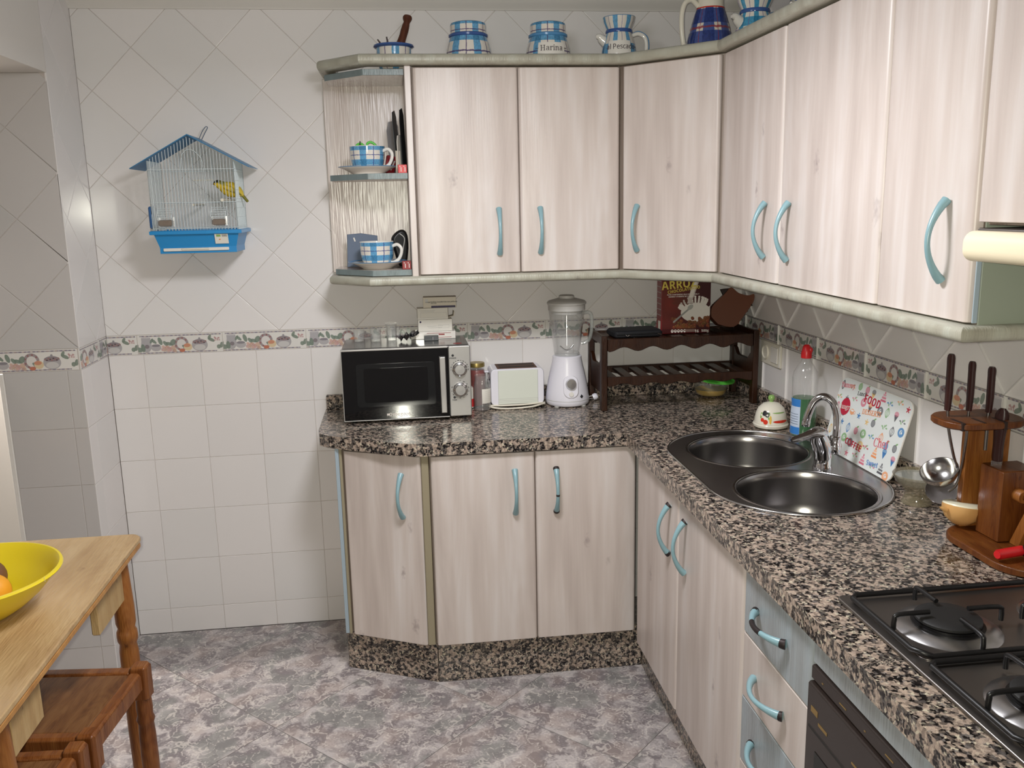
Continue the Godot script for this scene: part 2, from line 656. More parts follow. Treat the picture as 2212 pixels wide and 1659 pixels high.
func stroke(im: Image, pts: Array, r: float, c: Color, a := 1.0) -> void:
	for i in pts.size() - 1:
		var n := int((pts[i + 1] - pts[i]).length() / maxf(r * 0.7, 1.0)) + 1
		for k in n + 1:
			var p: Vector2 = pts[i].lerp(pts[i + 1], float(k) / n)
			blot(im, p.x, p.y, r, r, c, a)

# the printed frieze: crockery, leaves, grapes and apples between two dark rules
func frieze_image() -> ImageTexture:
	var im := blank(600, 144, c8(222, 219, 214))
	var g := RandomNumberGenerator.new()
	g.seed = 4
	for y0 in [5, 131]:
		var x0 := 20 if y0 == 5 else 0
		for x in range(x0, 590 if y0 == 5 else 555):
			var k: float = 0.35 + 0.5 * absf(sin(x * 0.11)) * g.randf_range(0.6, 1.0)
			for y in range(y0, y0 + 8):
				im.set_pixel(x, y, c8(222, 219, 214).lerp(c8(96, 88, 108) if int(x / 17) % 3 else c8(140, 118, 116), k))
	var grey := c8(165, 162, 165)
	var leaf := c8(116, 130, 118)
	# vase
	blot(im, 62, 74, 36, 56, grey, 0.85)
	im.fill_rect(Rect2i(30, 20, 64, 70), c8(174, 171, 174))
	blot(im, 62, 20, 32, 6, c8(190, 186, 188))
	blot(im, 66, 86, 16, 15, c8(118, 108, 112), 0.7)
	# cup and saucer
	blot(im, 128, 96, 36, 26, c8(178, 174, 176))
	blot(im, 128, 80, 30, 10, c8(120, 116, 122), 0.7)
	# grapes
	for k in 34:
		blot(im, 170 + g.randf() * 98, 88 + g.randf() * 38, 10, 10, c8(196 + g.randi() % 16, 160 + g.randi() % 20, 150 + g.randi() % 16), 0.8)
		blot(im, 172 + g.randf() * 96, 88 + g.randf() * 38, 9, 9, c8(160, 128, 122), 0.35, 0.7)
	# plate
	blot(im, 308, 72, 50, 54, c8(150, 138, 140), 0.9)
	blot(im, 308, 74, 32, 36, c8(216, 212, 208))
	for k in 9:
		blot(im, 308 + cos(k * 0.7) * 41, 73 + sin(k * 0.7) * 44, 6, 6, c8(150, 96, 96), 0.8)
	# leaves
	for q in [[160, 48, 14, 30, -0.3], [222, 70, 24, 12, 0.4], [248, 60, 18, 26, 0.5], [196, 66, 12, 22, -0.7], [116, 48, 10, 24, -0.8], [100, 44, 9, 20, 0.5], [10, 108, 26, 18, 0.2], [38, 96, 15, 30, -0.1], [-2, 88, 8, 22, 0.2], [334, 98, 26, 12, 0.5], [520, 50, 26, 12, 0.5], [508, 30, 10, 20, 0.5], [570, 104, 14, 16, 0.0], [590, 92, 12, 22, 0.2]]:
		blot(im, q[0], q[1], q[2], q[3], leaf if q[0] < 480 else c8(116, 128, 116), 0.85, 0.0, q[4])
		stroke(im, [Vector2(q[0] - q[2] * 0.6, q[1] + q[3] * 0.6), Vector2(q[0] + q[2] * 0.5, q[1] - q[3] * 0.5)], 1.2, c8(140, 152, 140), 0.6)
	# apples
	blot(im, 352, 98, 30, 28, c8(214, 194, 160))
	blot(im, 346, 86, 24, 14, c8(198, 130, 104), 0.8)
	blot(im, 310, 122, 20, 13, c8(190, 118, 96))
	# tureen
	blot(im, 436, 86, 56, 46, c8(172, 168, 170))
	blot(im, 436, 104, 40, 22, c8(206, 203, 201), 0.8)
	blot(im, 436, 62, 50, 17, c8(128, 116, 120), 0.7)
	for k in 9:
		blot(im, 394 + k * 10.5, 64 + 7 * sin(k * 2.1), 6, 5, c8(92, 72, 76) if k % 2 else c8(160, 116, 112), 0.8)
	blot(im, 436, 38, 8, 9, c8(150, 146, 150))
	# rose sprig
	for k in 10:
		blot(im, 544 + g.randf() * 36, 28 + g.randf() * 28, 6, 6, c8(176, 132, 132), 0.6)
	return tex(im)

# blue plaid of hand-painted pottery: n bands round, rows down
func plaid(n: int, bands: Array, lines: Array, blue: Color, line: Color, ground := c8(226, 220, 210), wide := 0.34) -> ImageTexture:
	var w := 768
	var h := 256
	var im := blank(w, h, ground)
	var jit := noise(8, 0.03, FastNoiseLite.TYPE_SIMPLEX, 2)
	for y in h:
		var v := float(y) / h
		var hb := false
		for b in bands:
			hb = hb or (v > b[0] and v < b[1])
		for x in w:
			var j := jit.get_noise_2d(x, y) * 0.008
			var u := fposmod(float(x) / w * n + j, 1.0)
			var vb := u < wide
			var c := ground
			var shade := 1.0 + jit.get_noise_2d(x * 2.0, y * 2.0) * 0.12
			if hb or vb:
				c = ground.lerp(blue * shade, 0.86)
			if hb and vb:
				c = (blue * 0.86 * shade)
			if absf(u - wide - (1.0 - wide) * 0.5) < 0.022:
				c = c.lerp(line, 0.75)
			for l in lines:
				if absf(v - l + j) < 0.014:
					c = c.lerp(line, 0.75)
			c.a = 1.0
			im.set_pixel(x, y, c)
	return tex(im)

func pottery(called: String, t: ImageTexture) -> void:
	var m := mat(called, Color.WHITE, 0.12)
	m.albedo_texture = t
	m.clearcoat_enabled = true
	m.clearcoat = 0.4
	m.clearcoat_roughness = 0.05

func cereal_image() -> ImageTexture:
	var im := blank(384, 560, c8(92, 22, 20))
	var g := RandomNumberGenerator.new()
	g.seed = 21
	for y in 560:
		for x in 384:
			var d := Vector2((x - 60) / 260.0, (y - 330) / 300.0).length()
			im.set_pixel(x, y, c8(122, 40, 26).lerp(c8(62, 18, 20), clampf(d, 0, 1)))
	# pouring milk
	for y in range(0, 330):
		var xc := 318.0 - y * 0.30
		for x in range(int(xc - 30 + y * 0.03), int(xc + 26 - y * 0.03)):
			if x >= 0 and x < 384:
				im.set_pixel(x, y, c8(226, 218, 208) if x < xc + 8 else c8(196, 184, 176))
	blot(im, 270, 400, 120, 76, c8(228, 222, 214))
	for k in 22:
		var a := g.randf_range(PI * 1.05, PI * 1.95)
		stroke(im, [Vector2(270 + cos(a) * 104, 400 + sin(a) * 62), Vector2(270 + cos(a) * 138, 396 + sin(a) * 108)], g.randf_range(4, 9), c8(226, 220, 212))
		blot(im, 270 + cos(a) * 142, 392 + sin(a) * 116, 8, 8, c8(226, 220, 212))
	for k in 130:
		var x := g.randf_range(60, 380)
		var y := g.randf_range(440, 520)
		if y > 520 - (x - 40) * 0.28 or g.randf() < 0.25:
			var r := g.randf_range(9, 15)
			blot(im, x, y, r, r * 0.9, c8(92 + g.randi() % 40, 52 + g.randi() % 22, 30))
			blot(im, x - 3, y - 4, r * 0.4, r * 0.3, c8(160, 104, 66), 0.7)
	# bowl of the spoon
	stroke(im, [Vector2(96, 470), Vector2(180, 400), Vector2(214, 372)], 7, c8(150, 150, 146))
	blot(im, 226, 358, 26, 17, c8(168, 168, 162), 1.0, 0.0, -0.7)
	# foot strip
	im.fill_rect(Rect2i(0, 526, 384, 34), c8(66, 16, 18))
	for k in 5:
		blot(im, 84 + k * 25, 543, 11, 13, c8(222, 216, 206))
		blot(im, 84 + k * 25, 540, 6, 5, c8(120, 88, 80))
	im.fill_rect(Rect2i(190, 532, 84, 22), c8(128, 104, 96))
	return tex(im)

func board_image() -> ImageTexture:
	var im := blank(640, 384, c8(226, 230, 228))
	var g := RandomNumberGenerator.new()
	g.seed = 31
	var cs := [c8(190, 40, 62), c8(60, 120, 180), c8(120, 168, 104), c8(236, 150, 96), c8(90, 90, 96), c8(210, 110, 130), c8(230, 190, 120)]
	for i in 9:
		for j in 6:
			var x := 36 + i * 71 + g.randf_range(-14, 14)
			var y := 34 + j * 63 + g.randf_range(-12, 12)
			var c: Color = cs[g.randi() % 7]
			match g.randi() % 8:
				0:   # cake
					for k in 3:
						im.fill_rect(Rect2i(int(x) - 22 + k * 5, int(y) + 12 - k * 14, 44 - k * 10, 10), c.lerp(Color.WHITE, 0.2 * k))
					blot(im, x, y - 24, 5, 7, c)
				1:   # cup
					blot(im, x, y, 19, 15, c, 0.8)
					blot(im, x, y - 6, 14, 5, c8(236, 236, 232))
					blot(im, x + 22, y, 9, 9, c, 0.9, 0.65)
				2:   # ring biscuit
					blot(im, x, y, 24, 22, c, 0.75, 0.5)
					blot(im, x + 4, y + 2, 11, 10, c, 0.7, 0.6)
				3:   # star
					for k in 5:
						var a := k * TAU / 5 - PI / 2
						stroke(im, [Vector2(x, y), Vector2(x + cos(a) * 13, y + sin(a) * 13)], 3.0, c)
				4:   # fruit with a leaf
					blot(im, x, y, 17, 18, c, 0.6)
					blot(im, x, y, 17, 18, c, 0.9, 0.85)
					blot(im, x + 8, y - 22, 9, 4, cs[2], 0.9, 0.0, -0.5)
				5:   # whisk strokes
					for k in 4:
						var q := []
						for t in 9:
							q.append(Vector2(x + (k - 1.5) * 11 * sin(t * PI / 8), y - 26 + t * 6))
						stroke(im, q, 1.6, c, 0.85)
				6:   # cone
					for k in 30:
						stroke(im, [Vector2(x - 15 + k * 0.5, y - 12 + k), Vector2(x + 15 - k * 0.5, y - 12 + k)], 1.0, c, 0.6)
					blot(im, x, y - 18, 17, 12, cs[g.randi() % 7], 0.6)
				7:   # leafy sprig
					for k in 5:
						blot(im, x - 18 + k * 9, y + sin(k * 1.7) * 8, 8, 4, cs[2] if k % 2 else c, 0.7, 0.0, k * 0.8)
	return tex(im)

func materials() -> void:
	var doorwood := wood(768, 1024, [c8(190, 177, 170), c8(205, 193, 186), c8(218, 210, 206), c8(150, 136, 134)], 12, 30, 0.08, 0.06)
	for i in 4:
		wooden("limed_wood_%d" % i, doorwood, Vector2(1.25, 2.4), Vector3(0.13 + i * 0.27, 0.02 + i * 0.22, 0.4 + i * 0.21), 0.36, Color.WHITE, 0.035)
	wooden("limed_back", doorwood, Vector2(1.25, 2.4), Vector3(0.4, 0.6, 0.2), 0.25, Color.WHITE, 0.09)
	wooden("limed_wood_dark", doorwood, Vector2(1.25, 2.4), Vector3(0.5, 0.1, 0.2), 0.45, c8(178, 168, 158))
	wooden("blue_wood", doorwood, Vector2(1.25, 2.4), Vector3(0.3, 0.2, 0.7), 0.36, c8(196, 216, 228))
	wooden("cornice_wood", doorwood, Vector2(0.9, 0.9), Vector3(0.3, 0.2, 0.7), 0.38, c8(214, 224, 212))
	wooden("teal_edge", doorwood, Vector2(0.6, 0.6), Vector3(0.3, 0.2, 0.7), 0.35, c8(146, 172, 180))
	var oak := wood(512, 512, [c8(150, 96, 50), c8(186, 130, 76), c8(206, 154, 98), c8(110, 66, 36)], 40, 8, 0.3, 0.2)
	var pine := wood(512, 512, [c8(176, 146, 108), c8(192, 164, 124), c8(206, 182, 144), c8(140, 110, 76)], 77, 10, 0.12, 0.12)
	wooden("table_top_wood", pine, Vector2(1.0, 1.0), Vector3(0.1, 0.2, 0.1), 0.42, c8(242, 236, 226))
	wooden("table_edge_wood", pine, Vector2(0.7, 0.7), Vector3(0.5, 0.2, 0.3), 0.42, c8(236, 200, 150))
	wooden("table_leg_wood", oak, Vector2(0.6, 0.8), Vector3(0.2, 0.6, 0.3), 0.38, c8(196, 176, 146))
	wooden("apron_wood", pine, Vector2(0.6, 0.6), Vector3(0.7, 0.6, 0.3), 0.5, c8(236, 228, 206))
	wooden("stool_wood", oak, Vector2(0.6, 0.8), Vector3(0.1, 0.3, 0.9), 0.38, c8(176, 152, 130))
	wooden("stool_seat_wood", oak, Vector2(0.5, 0.5), Vector3(0.1, 0.3, 0.5), 0.55, c8(160, 152, 142))
	wooden("walnut", oak, Vector2(0.5, 0.5), Vector3(0.4, 0.3, 0.1), 0.34, c8(68, 54, 50))
	wooden("stand_wood", oak, Vector2(0.4, 0.6), Vector3(0.6, 0.3, 0.1), 0.4, c8(142, 114, 80))
	wooden("stand_wood_pale", oak, Vector2(0.4, 0.6), Vector3(0.2, 0.3, 0.1), 0.45, c8(190, 166, 124))
	wooden("pestle_wood", oak, Vector2(0.2, 0.3), Vector3(0.6, 0.3, 0.1), 0.5, c8(116, 84, 74))
	var g := mat("granite", Color.WHITE, 0.16)
	g.albedo_texture = granite_image()
	g.uv1_triplanar = true
	g.uv1_world_triplanar = true
	g.uv1_scale = Vector3.ONE / 0.46
	g.uv1_triplanar_sharpness = 12.0
	for i in 3:
		var t := marble_image(60 + i * 17)
		var m := mat("floor_tile_%d" % i, Color.WHITE, 0.3)
		m.albedo_texture = t
		m.uv1_triplanar = true
		m.uv1_scale = Vector3.ONE / 0.85
		m.uv1_offset = Vector3(0.5, 0.5, 0.5)
	mat("floor_grout", c8(118, 113, 111), 0.8)
	for i in 3:
		mat("wall_tile_%d" % i, [c8(230, 226, 224), c8(228, 225, 223), c8(232, 228, 226)][i], 0.13)
		mat("dimmed_jamb_tile_%d" % i, [c8(196, 192, 190), c8(194, 191, 189), c8(197, 193, 191)][i], 0.16)  # the wall tile again, its colour darkened for the weaker light on the jamb
	mat("wall_grout", c8(196, 187, 181), 0.7)
	mat("plaster", c8(226, 222, 216), 0.75)
	mat("ceiling_paint", c8(208, 210, 214), 0.85)
	mat("crown_paint", c8(222, 218, 212), 0.6)
	var fr := mat("frieze", Color.WHITE, 0.16)
	fr.albedo_texture = frieze_image()
	mat("handle_blue", c8(134, 168, 176), 0.3)
	mat("handle_chip", c8(52, 44, 44), 0.5, 0.5)
	mat("dark_gap", c8(38, 34, 32), 0.8)
	mat("olive_strip", c8(150, 140, 116), 0.5)
	mat("sky_edge", c8(160, 176, 187), 0.4)
	mat("cream_rail", c8(246, 234, 204), 0.4)
	mat("hood_panel", c8(150, 158, 142), 0.45)
	mat("steel", c8(172, 170, 170), 0.3, 1.0)
	mat("steel_bright", c8(205, 204, 204), 0.2, 1.0)
	mat("steel_dull", c8(150, 145, 142), 0.34, 1.0)
	mat("steel_bowl", c8(152, 149, 148), 0.23, 1.0)
	mat("chrome", c8(220, 220, 222), 0.06, 1.0)
	mat("enamel_black", c8(16, 15, 16), 0.38)
	mat("burner_black", c8(24, 23, 23), 0.6)
	mat("oven_brown", c8(46, 38, 35), 0.25)
	mat("oven_glass", c8(14, 12, 12), 0.08)
	mat("gold_print", c8(150, 122, 70), 0.4, 0.4)
	mat("silver_paint", c8(188, 186, 182), 0.34, 0.55)
	mat("micro_body", c8(120, 119, 120), 0.2, 0.7)
	mat("black_glass", c8(9, 9, 11), 0.06)
	mat("window_glass", c8(22, 23, 24), 0.12)
	mat("ink", c8(40, 40, 44), 0.6)
	mat("ink_brown", c8(58, 40, 52), 0.6)
	mat("ink_red", c8(186, 36, 62), 0.6)
	mat("ink_navy", c8(40, 26, 70), 0.5)
	mat("ink_yellow", c8(216, 196, 84), 0.5)
	mat("ink_white", c8(222, 214, 206), 0.5)
	mat("ink_orange", c8(226, 140, 80), 0.6)
	mat("ink_pink", c8(214, 106, 122), 0.6)
	mat("paper_white", c8(226, 222, 212), 0.6)
	mat("paper_cream", c8(214, 206, 190), 0.6)
	mat("white_plastic", c8(232, 230, 238), 0.3)
	mat("cream_enamel", c8(222, 226, 214), 0.3)
	mat("grey_plastic", c8(196, 194, 190), 0.4)
	mat("black_plastic", c8(18, 18, 20), 0.4)
	mat("black_cloth", c8(16, 17, 22), 0.75)
	mat("rust", c8(90, 58, 40), 0.7)
	mat("red_plastic", c8(206, 30, 36), 0.35)
	mat("green_plastic", c8(92, 196, 70), 0.4)
	mat("ivory", c8(226, 220, 204), 0.45)
	mat("tomato", c8(120, 26, 16), 0.3)
	mat("gold_lid", c8(150, 132, 78), 0.35, 0.7)
	mat("soap_green", c8(6, 92, 30), 0.15)
	mat("label_blue", c8(52, 122, 196), 0.4)
	mat("label_pale", c8(196, 208, 226), 0.4)
	mat("honey", c8(200, 160, 30), 0.25)
	mat("leather", c8(104, 56, 32), 0.45)
	mat("leather_dark", c8(40, 24, 18), 0.6)
	mat("glaze_cream", c8(232, 226, 210), 0.12)
	mat("glaze_red", c8(206, 58, 40), 0.15)
	mat("glaze_green", c8(140, 178, 100), 0.15)
	mat("glaze_yellow", c8(222, 180, 80), 0.15)
	mat("glaze_blue", c8(84, 142, 190), 0.14)
	mat("glaze_navy", c8(60, 90, 150), 0.14)
	mat("glaze_white", c8(230, 226, 218), 0.12)
	mat("onion_flesh", c8(236, 232, 206), 0.3)
	mat("onion_skin", c8(214, 166, 104), 0.4)
	mat("dark_handle", c8(52, 24, 22), 0.3)
	mat("slate", c8(76, 92, 116), 0.5)
	mat("slate_box", c8(66, 70, 72), 0.4)
	mat("deep_red", c8(140, 26, 34), 0.35)
	mat("foil", c8(190, 190, 196), 0.25, 1.0)
	mat("yellow_plastic", c8(232, 208, 40), 0.32).subsurf_scatter_enabled = false
	mat("orange_skin", c8(234, 160, 40), 0.5)
	mat("green_skin", c8(170, 176, 84), 0.5)
	mat("brown_skin", c8(110, 74, 48), 0.6)
	mat("cage_blue", c8(38, 140, 204), 0.35)
	mat("cage_roof", c8(40, 122, 172), 0.4)
	mat("cage_wire", c8(214, 224, 226), 0.35)
	mat("seed", c8(104, 76, 48), 0.8)
	mat("feeder_blue", c8(58, 108, 168), 0.35)
	mat("beak", c8(120, 96, 80), 0.5)
	mat("eye", c8(10, 10, 10), 0.1)
	mat("lamp_glow", c8(250, 246, 238), 0.5)
	M["lamp_glow"].emission_enabled = true
	M["lamp_glow"].emission = Color(1.0, 0.97, 0.92)
	M["lamp_glow"].emission_energy_multiplier = 0.3
	var cl := mat("clear", c8(235, 240, 238, 0.06), 0.03)
	cl.transparency = BaseMaterial3D.TRANSPARENCY_ALPHA
	var c2 := mat("clear_grey", c8(190, 196, 190, 0.25), 0.05)
	c2.transparency = BaseMaterial3D.TRANSPARENCY_ALPHA
	var c3 := mat("clear_bag", c8(150, 150, 154, 0.4), 0.12)
	c3.transparency = BaseMaterial3D.TRANSPARENCY_ALPHA
	var sm := mat("smoked_glass", c8(150, 140, 112, 0.35), 0.05)
	sm.transparency = BaseMaterial3D.TRANSPARENCY_ALPHA
	var fe := mat("feather", Color.WHITE, 0.75)
	fe.vertex_color_use_as_albedo = true
	var sky := c8(78, 148, 196)
	pottery("plaid_jar", plaid(6, [[0.0, 0.1], [0.52, 0.66]], [0.3, 0.86], sky, c8(66, 52, 96)))
	pottery("plaid_lid", plaid(6, [[0.0, 0.62], [0.93, 1.0]], [0.78], sky, c8(66, 52, 96)))
	pottery("plaid_cup", plaid(5, [[0.0, 0.15], [0.5, 0.72]], [0.33, 0.93], sky, c8(60, 70, 130), c8(226, 220, 210), 0.3))
	pottery("plaid_mortar", plaid(5, [], [0.45], sky, c8(74, 60, 110)))
	pottery("plaid_jug", plaid(7, [[0.4, 0.55], [0.9, 1.0]], [0.2], sky, c8(110, 110, 150)))
	pottery("plaid_jug_turquoise", plaid(7, [[0.3, 0.42], [0.55, 0.74]], [0.46], c8(44, 136, 180), c8(110, 100, 150)))
	pottery("plaid_pitcher", plaid(7, [[0.02, 0.22], [0.33, 0.6], [0.72, 0.9]], [0.28, 0.66, 0.95], c8(44, 66, 140), c8(150, 50, 60), c8(220, 214, 200), 0.6))
	var ce := mat("cereal_print", Color.WHITE, 0.35)
	ce.albedo_texture = cereal_image()
	var bo := mat("board_print", Color.WHITE, 0.3)
	bo.albedo_texture = board_image()

# ---------------------------------------------------------------- the room
func room() -> void:
	var wt := [M.wall_tile_0, M.wall_tile_1, M.wall_tile_2]
	var jt := [M.dimmed_jamb_tile_0, M.dimmed_jamb_tile_1, M.dimmed_jamb_tile_2]
	var B0 := 1.1
	var B1 := 1.1725
	# floor of large marbled tiles laid on the diagonal
	var fl := struct(obj("floor", bx(-1.75, 2.5, -0.15, -0.002, -0.15, ZF + 0.15, 0.001), M.floor_grout))
	var o := Vector2(0.486, 0.725)
	var fp := []
	for i in range(-6, 7):
		for j in range(-8, 6):
			var c := o + Vector2(0.3536, 0.3536) * (i + 0.0) * 0.995 * 2.0 * 0.5 + Vector2(0.3536, -0.3536) * j * 0.995
			var a := Vector2(0.3536, 0.3536) * 0.995
			var b := Vector2(0.3536, -0.3536) * 0.995
			fp.append(PackedVector2Array([c, c + a, c + a + b, c + b]))
	var U := Vector3(1, 0, 0)
	var V := Vector3(0, 0, -1)
	var fq := []
	for p in fp:
		var q := PackedVector2Array()
		for v in p:
			q.append(Vector2(v.x, -v.y))
		fq.append(q)
	tiles(fl, "floor_tile", Vector3.ZERO, U, V, clip(fq, rect(-0.9, -3.4, XR, 0.0)), 0.002, [M.floor_tile_0, M.floor_tile_1, M.floor_tile_2], 0.001)
	# back wall
	var wb := struct(obj("wall_back", bx(XL, XR + 0.15, 0.0, CEIL + 0.1, -0.15, -0.0022, 0.0005), M.wall_grout))
	tiles(wb, "tile", Vector3.ZERO, Vector3.RIGHT, Vector3.UP, grid(XL, XR, 0.0, B0, 0.0, -0.1, 0.2), 0.0014, wt)
	tiles(wb, "tile", Vector3.ZERO, Vector3.RIGHT, Vector3.UP, diamonds(rect(XL, B1, XR, CEIL), 0.206, B1, 0.2005), 0.0014, wt)
	tiles(wb, "frieze_tile", Vector3.ZERO, Vector3.RIGHT, Vector3.UP, strips(XL, XR, B0, B1, 0.284, 0.3015), 0.0016, [M.frieze], 0.001, [0.284, 0.3015])
	# right wall
	var wr := struct(obj("wall_right", bx(XR + 0.0022, XR + 0.15, 0.0, CEIL + 0.1, -0.15, ZF + 0.15, 0.0005), M.wall_grout))
	var Z := Vector3(0, 0, 1)
	tiles(wr, "tile", Vector3(XR, 0, 0), -Z, Vector3.UP, grid(-2.6, 0.0, 0.7, B0, -0.037, -0.1, 0.2), 0.0014, wt)
	tiles(wr, "tile", Vector3(XR, 0, 0), -Z, Vector3.UP, diamonds(rect(-2.6, B1, 0.0, CEIL), -0.99, B1, 0.2005), 0.0014, wt)
	tiles(wr, "frieze_tile", Vector3(XR, 0, 0), -Z, Vector3.UP, strips(-2.6, 0.0, B0, B1, -0.36, 0.3), 0.0016, [M.frieze], 0.001, [-0.36, 0.3])
	# left wall: a tiled return, the lintel over the opening to the nook, and the near part
	var J := 0.275
	var wl := struct(obj("wall_left", left_wall(J), M.wall_grout))
	tiles(wl, "tile", Vector3(XL, 0, 0), -Z, Vector3.UP, grid(-J, 0.004, 0.0, B0, 0.0, -0.1, 0.2), 0.0014, wt)
	tiles(wl, "tile", Vector3(XL, 0, 0), -Z, Vector3.UP, diamonds(rect(-J, B1, 0.004, CEIL), -0.1, B1, 0.2005), 0.0014, wt)
	tiles(wl, "frieze_tile", Vector3(XL, 0, 0), -Z, Vector3.UP, strips(-J, 0.004, B0, B1, -0.09, 0.3), 0.0016, [M.frieze], 0.001, [-0.09, 0.3])
	obj("lintel_plaster", bx(XL - 0.262, XL + 0.0005, 2.045, CEIL, J, 2.45, 0.001), M.plaster, wl)
	# the jamb of the opening
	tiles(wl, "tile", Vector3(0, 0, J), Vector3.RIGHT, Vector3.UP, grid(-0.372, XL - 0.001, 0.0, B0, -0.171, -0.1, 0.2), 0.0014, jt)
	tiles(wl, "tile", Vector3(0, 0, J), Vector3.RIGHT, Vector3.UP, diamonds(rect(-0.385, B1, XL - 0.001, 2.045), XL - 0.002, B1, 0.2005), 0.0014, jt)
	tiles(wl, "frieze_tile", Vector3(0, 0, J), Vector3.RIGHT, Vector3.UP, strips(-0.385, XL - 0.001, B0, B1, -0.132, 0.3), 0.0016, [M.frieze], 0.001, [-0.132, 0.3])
	struct(obj("trim_1", bx(-0.387, -0.371, 0.0, B0 - 0.002, J - 0.02, J + 0.004, 0.003), M.plaster))
	# nook beyond the opening
	struct(obj("wall_nook_back", bx(-1.75, -0.385, 0.0, CEIL + 0.1, -0.15, 0.1, 0.0005), M.plaster))
	struct(obj("wall_nook_left", bx(-1.9, -1.75, 0.0, CEIL + 0.1, -0.15, ZF + 0.15, 0.0005), M.plaster))
	struct(obj("wall_nook_front", bx(-1.75, -0.385, 0.0, CEIL + 0.1, 2.45, 2.6, 0.0005), M.plaster))
	struct(obj("wall_front", bx(XL - 0.262, XR + 0.15, 0.0, CEIL + 0.1, ZF, ZF + 0.15, 0.0005), M.plaster))
	struct(obj("ceiling", bx(-1.9, XR + 0.15, CEIL, CEIL + 0.1, -0.15, ZF + 0.15, 0.0005), M.ceiling_paint))
	# crown moulding along the back and right walls
	var pr := poly([0.0, 0.0, 0.006, 0.0, 0.008, 0.005, 0.013, 0.009, 0.02, 0.02, 0.03, 0.028, 0.033, 0.036, 0.0, 0.036])
	var cs := extrude(st(), pr, XR - XL, Transform3D(Basis(Vector3(0, 0, 1), Vector3(0, 1, 0), Vector3(1, 0, 0)), Vector3(XL, CEIL - 0.0365, 0.0005)))
	struct(obj("trim_2", cs, M.crown_paint))
	var cr := extrude(st(), pr, ZF, Transform3D(Basis(Vector3(-1, 0, 0), Vector3(0, 1, 0), Vector3(0, 0, 1)), Vector3(XR - 0.0005, CEIL - 0.0365, 0.0)))
	struct(obj("trim_3", cr, M.crown_paint))
	# ceiling lamp, above the frame
	var l := thing("ceiling_lamp", "round opal drum lamp on the ceiling above the kitchen floor", "lamp", Vector3(1.08, CEIL, 1.45))
	obj("housing", box(st(), at(0, -0.022, 0), Vector3(0.42, 0.044, 0.42), 0.008), M.white_plastic, l)
	obj("diffuser", lathe(st(), pv([0.17, -0.044, 0.18, -0.06, 0.18, -0.17, 0.165, -0.195, 0.0, -0.2]), 40), M.lamp_glow, l)
	var l2 := thing("added_nook_lamp", "added small white pendant lamp with a conical shade that brightens the neighbouring nook", "lamp", Vector3(-0.75, CEIL, 0.272))  # added fitting to carry the extra nook light
	obj("stem", lathe(st(), pv([0.0, 0.0, 0.04, 0.0, 0.04, -0.012, 0.006, -0.02, 0.006, -0.33, 0.0, -0.33]), 16), M.white_plastic, l2)
	obj("lamp_shade", lathe(st(), pv([0.006, -0.325, 0.03, -0.33, 0.13, -0.44, 0.128, -0.441, 0.029, -0.334, 0.006, -0.329]), 32), M.white_plastic, l2)
	obj("bulb", lathe(st(), pv([0.0, -0.445, 0.022, -0.436, 0.03, -0.415, 0.024, -0.39, 0.012, -0.37, 0.012, -0.33, 0.0, -0.33]), 20), M.lamp_glow, l2)
	# double socket on the right wall behind the rack
	var so := thing("wall_socket", "ivory double socket and switch plate on the tiled right wall", "socket", Vector3(XR, 1.02, 0.31))
	obj("plate", bx(-0.009, 0.0, -0.002, 0.082, -0.085, 0.083, 0.003), M.ivory, so)
	obj("rocker", bx(-0.014, -0.009, 0.012, 0.07, 0.012, 0.07, 0.003), M.glaze_white, so)
	obj("outlet", lathe(st(), pv([0.0, 0.0015, 0.02, 0.0015, 0.022, 0.005, 0.026, 0.005, 0.026, -0.002]), 20, euler(Vector3(-0.009, 0.041, -0.04), Vector3(0, 0, PI / 2))), M.ivory, so)
	obj("frame", bx(-0.012, -0.008, 0.002, 0.078, 0.078, 0.086, 0.002), M.glaze_white, so)

func left_wall(J: float) -> SurfaceTool:
	var s := st()
	addbx(s, XL - 0.262, XL - 0.0022, 0.0, CEIL + 0.1, -0.15, J - 0.0022, 0.0005)
	addbx(s, XL - 0.262, XL, 2.0452, CEIL + 0.1, J - 0.003, 2.45, 0.0005)
	addbx(s, XL - 0.262, XL, 0.0, CEIL + 0.1, 2.45, ZF + 0.15, 0.0005)
	return s

func strips(x0: float, x1: float, y0: float, y1: float, a: float, w: float) -> Array:
	var o := []
	for i in range(int(floor((x0 - a) / w)), int(ceil((x1 - a) / w))):
		o.append(rect(maxf(a + i * w, x0), y0, minf(a + (i + 1) * w, x1), y1))
	return o

# ---------------------------------------------------------------- fitted furniture
# door leaf, face at local z = 0, standing on y = 0, centred on x; bullnosed upright edges
func leaf(w: float, h: float, t := 0.02, r := 0.011) -> SurfaceTool:
	var p := PackedVector2Array([Vector2(-w / 2, -t), Vector2(w / 2, -t)])
	for k in 6:
		var a := PI / 2 * k / 5
		p.append(Vector2(w / 2 - r + cos(a) * r, -r + sin(a) * r))
	for k in 6:
		var a := PI / 2 + PI / 2 * k / 5
		p.append(Vector2(-w / 2 + r + cos(a) * r, -r + sin(a) * r))
	return extrude(st(), p, h, Transform3D(Basis(Vector3(1, 0, 0), Vector3(0, 0, 1), Vector3(0, 1, 0)), Vector3.ZERO), 0.0015)

# bow handle, upright, centred, standing off local z = 0
func bow(len_ := 0.15) -> SurfaceTool:
	var pts := []
	var rad := []
	for i in 17:
		var t := i / 16.0
		pts.append(Vector3(0, (t - 0.5) * len_, 0.004 + 0.033 * sin(PI * t) ** 0.8))
		rad.append(lerpf(0.0052, 0.0095, pow(absf(t - 0.5) * 2.0, 2.2)))
	return tube(st(), pts, rad, 10, Vector3(0, 0, 1), 1.1)

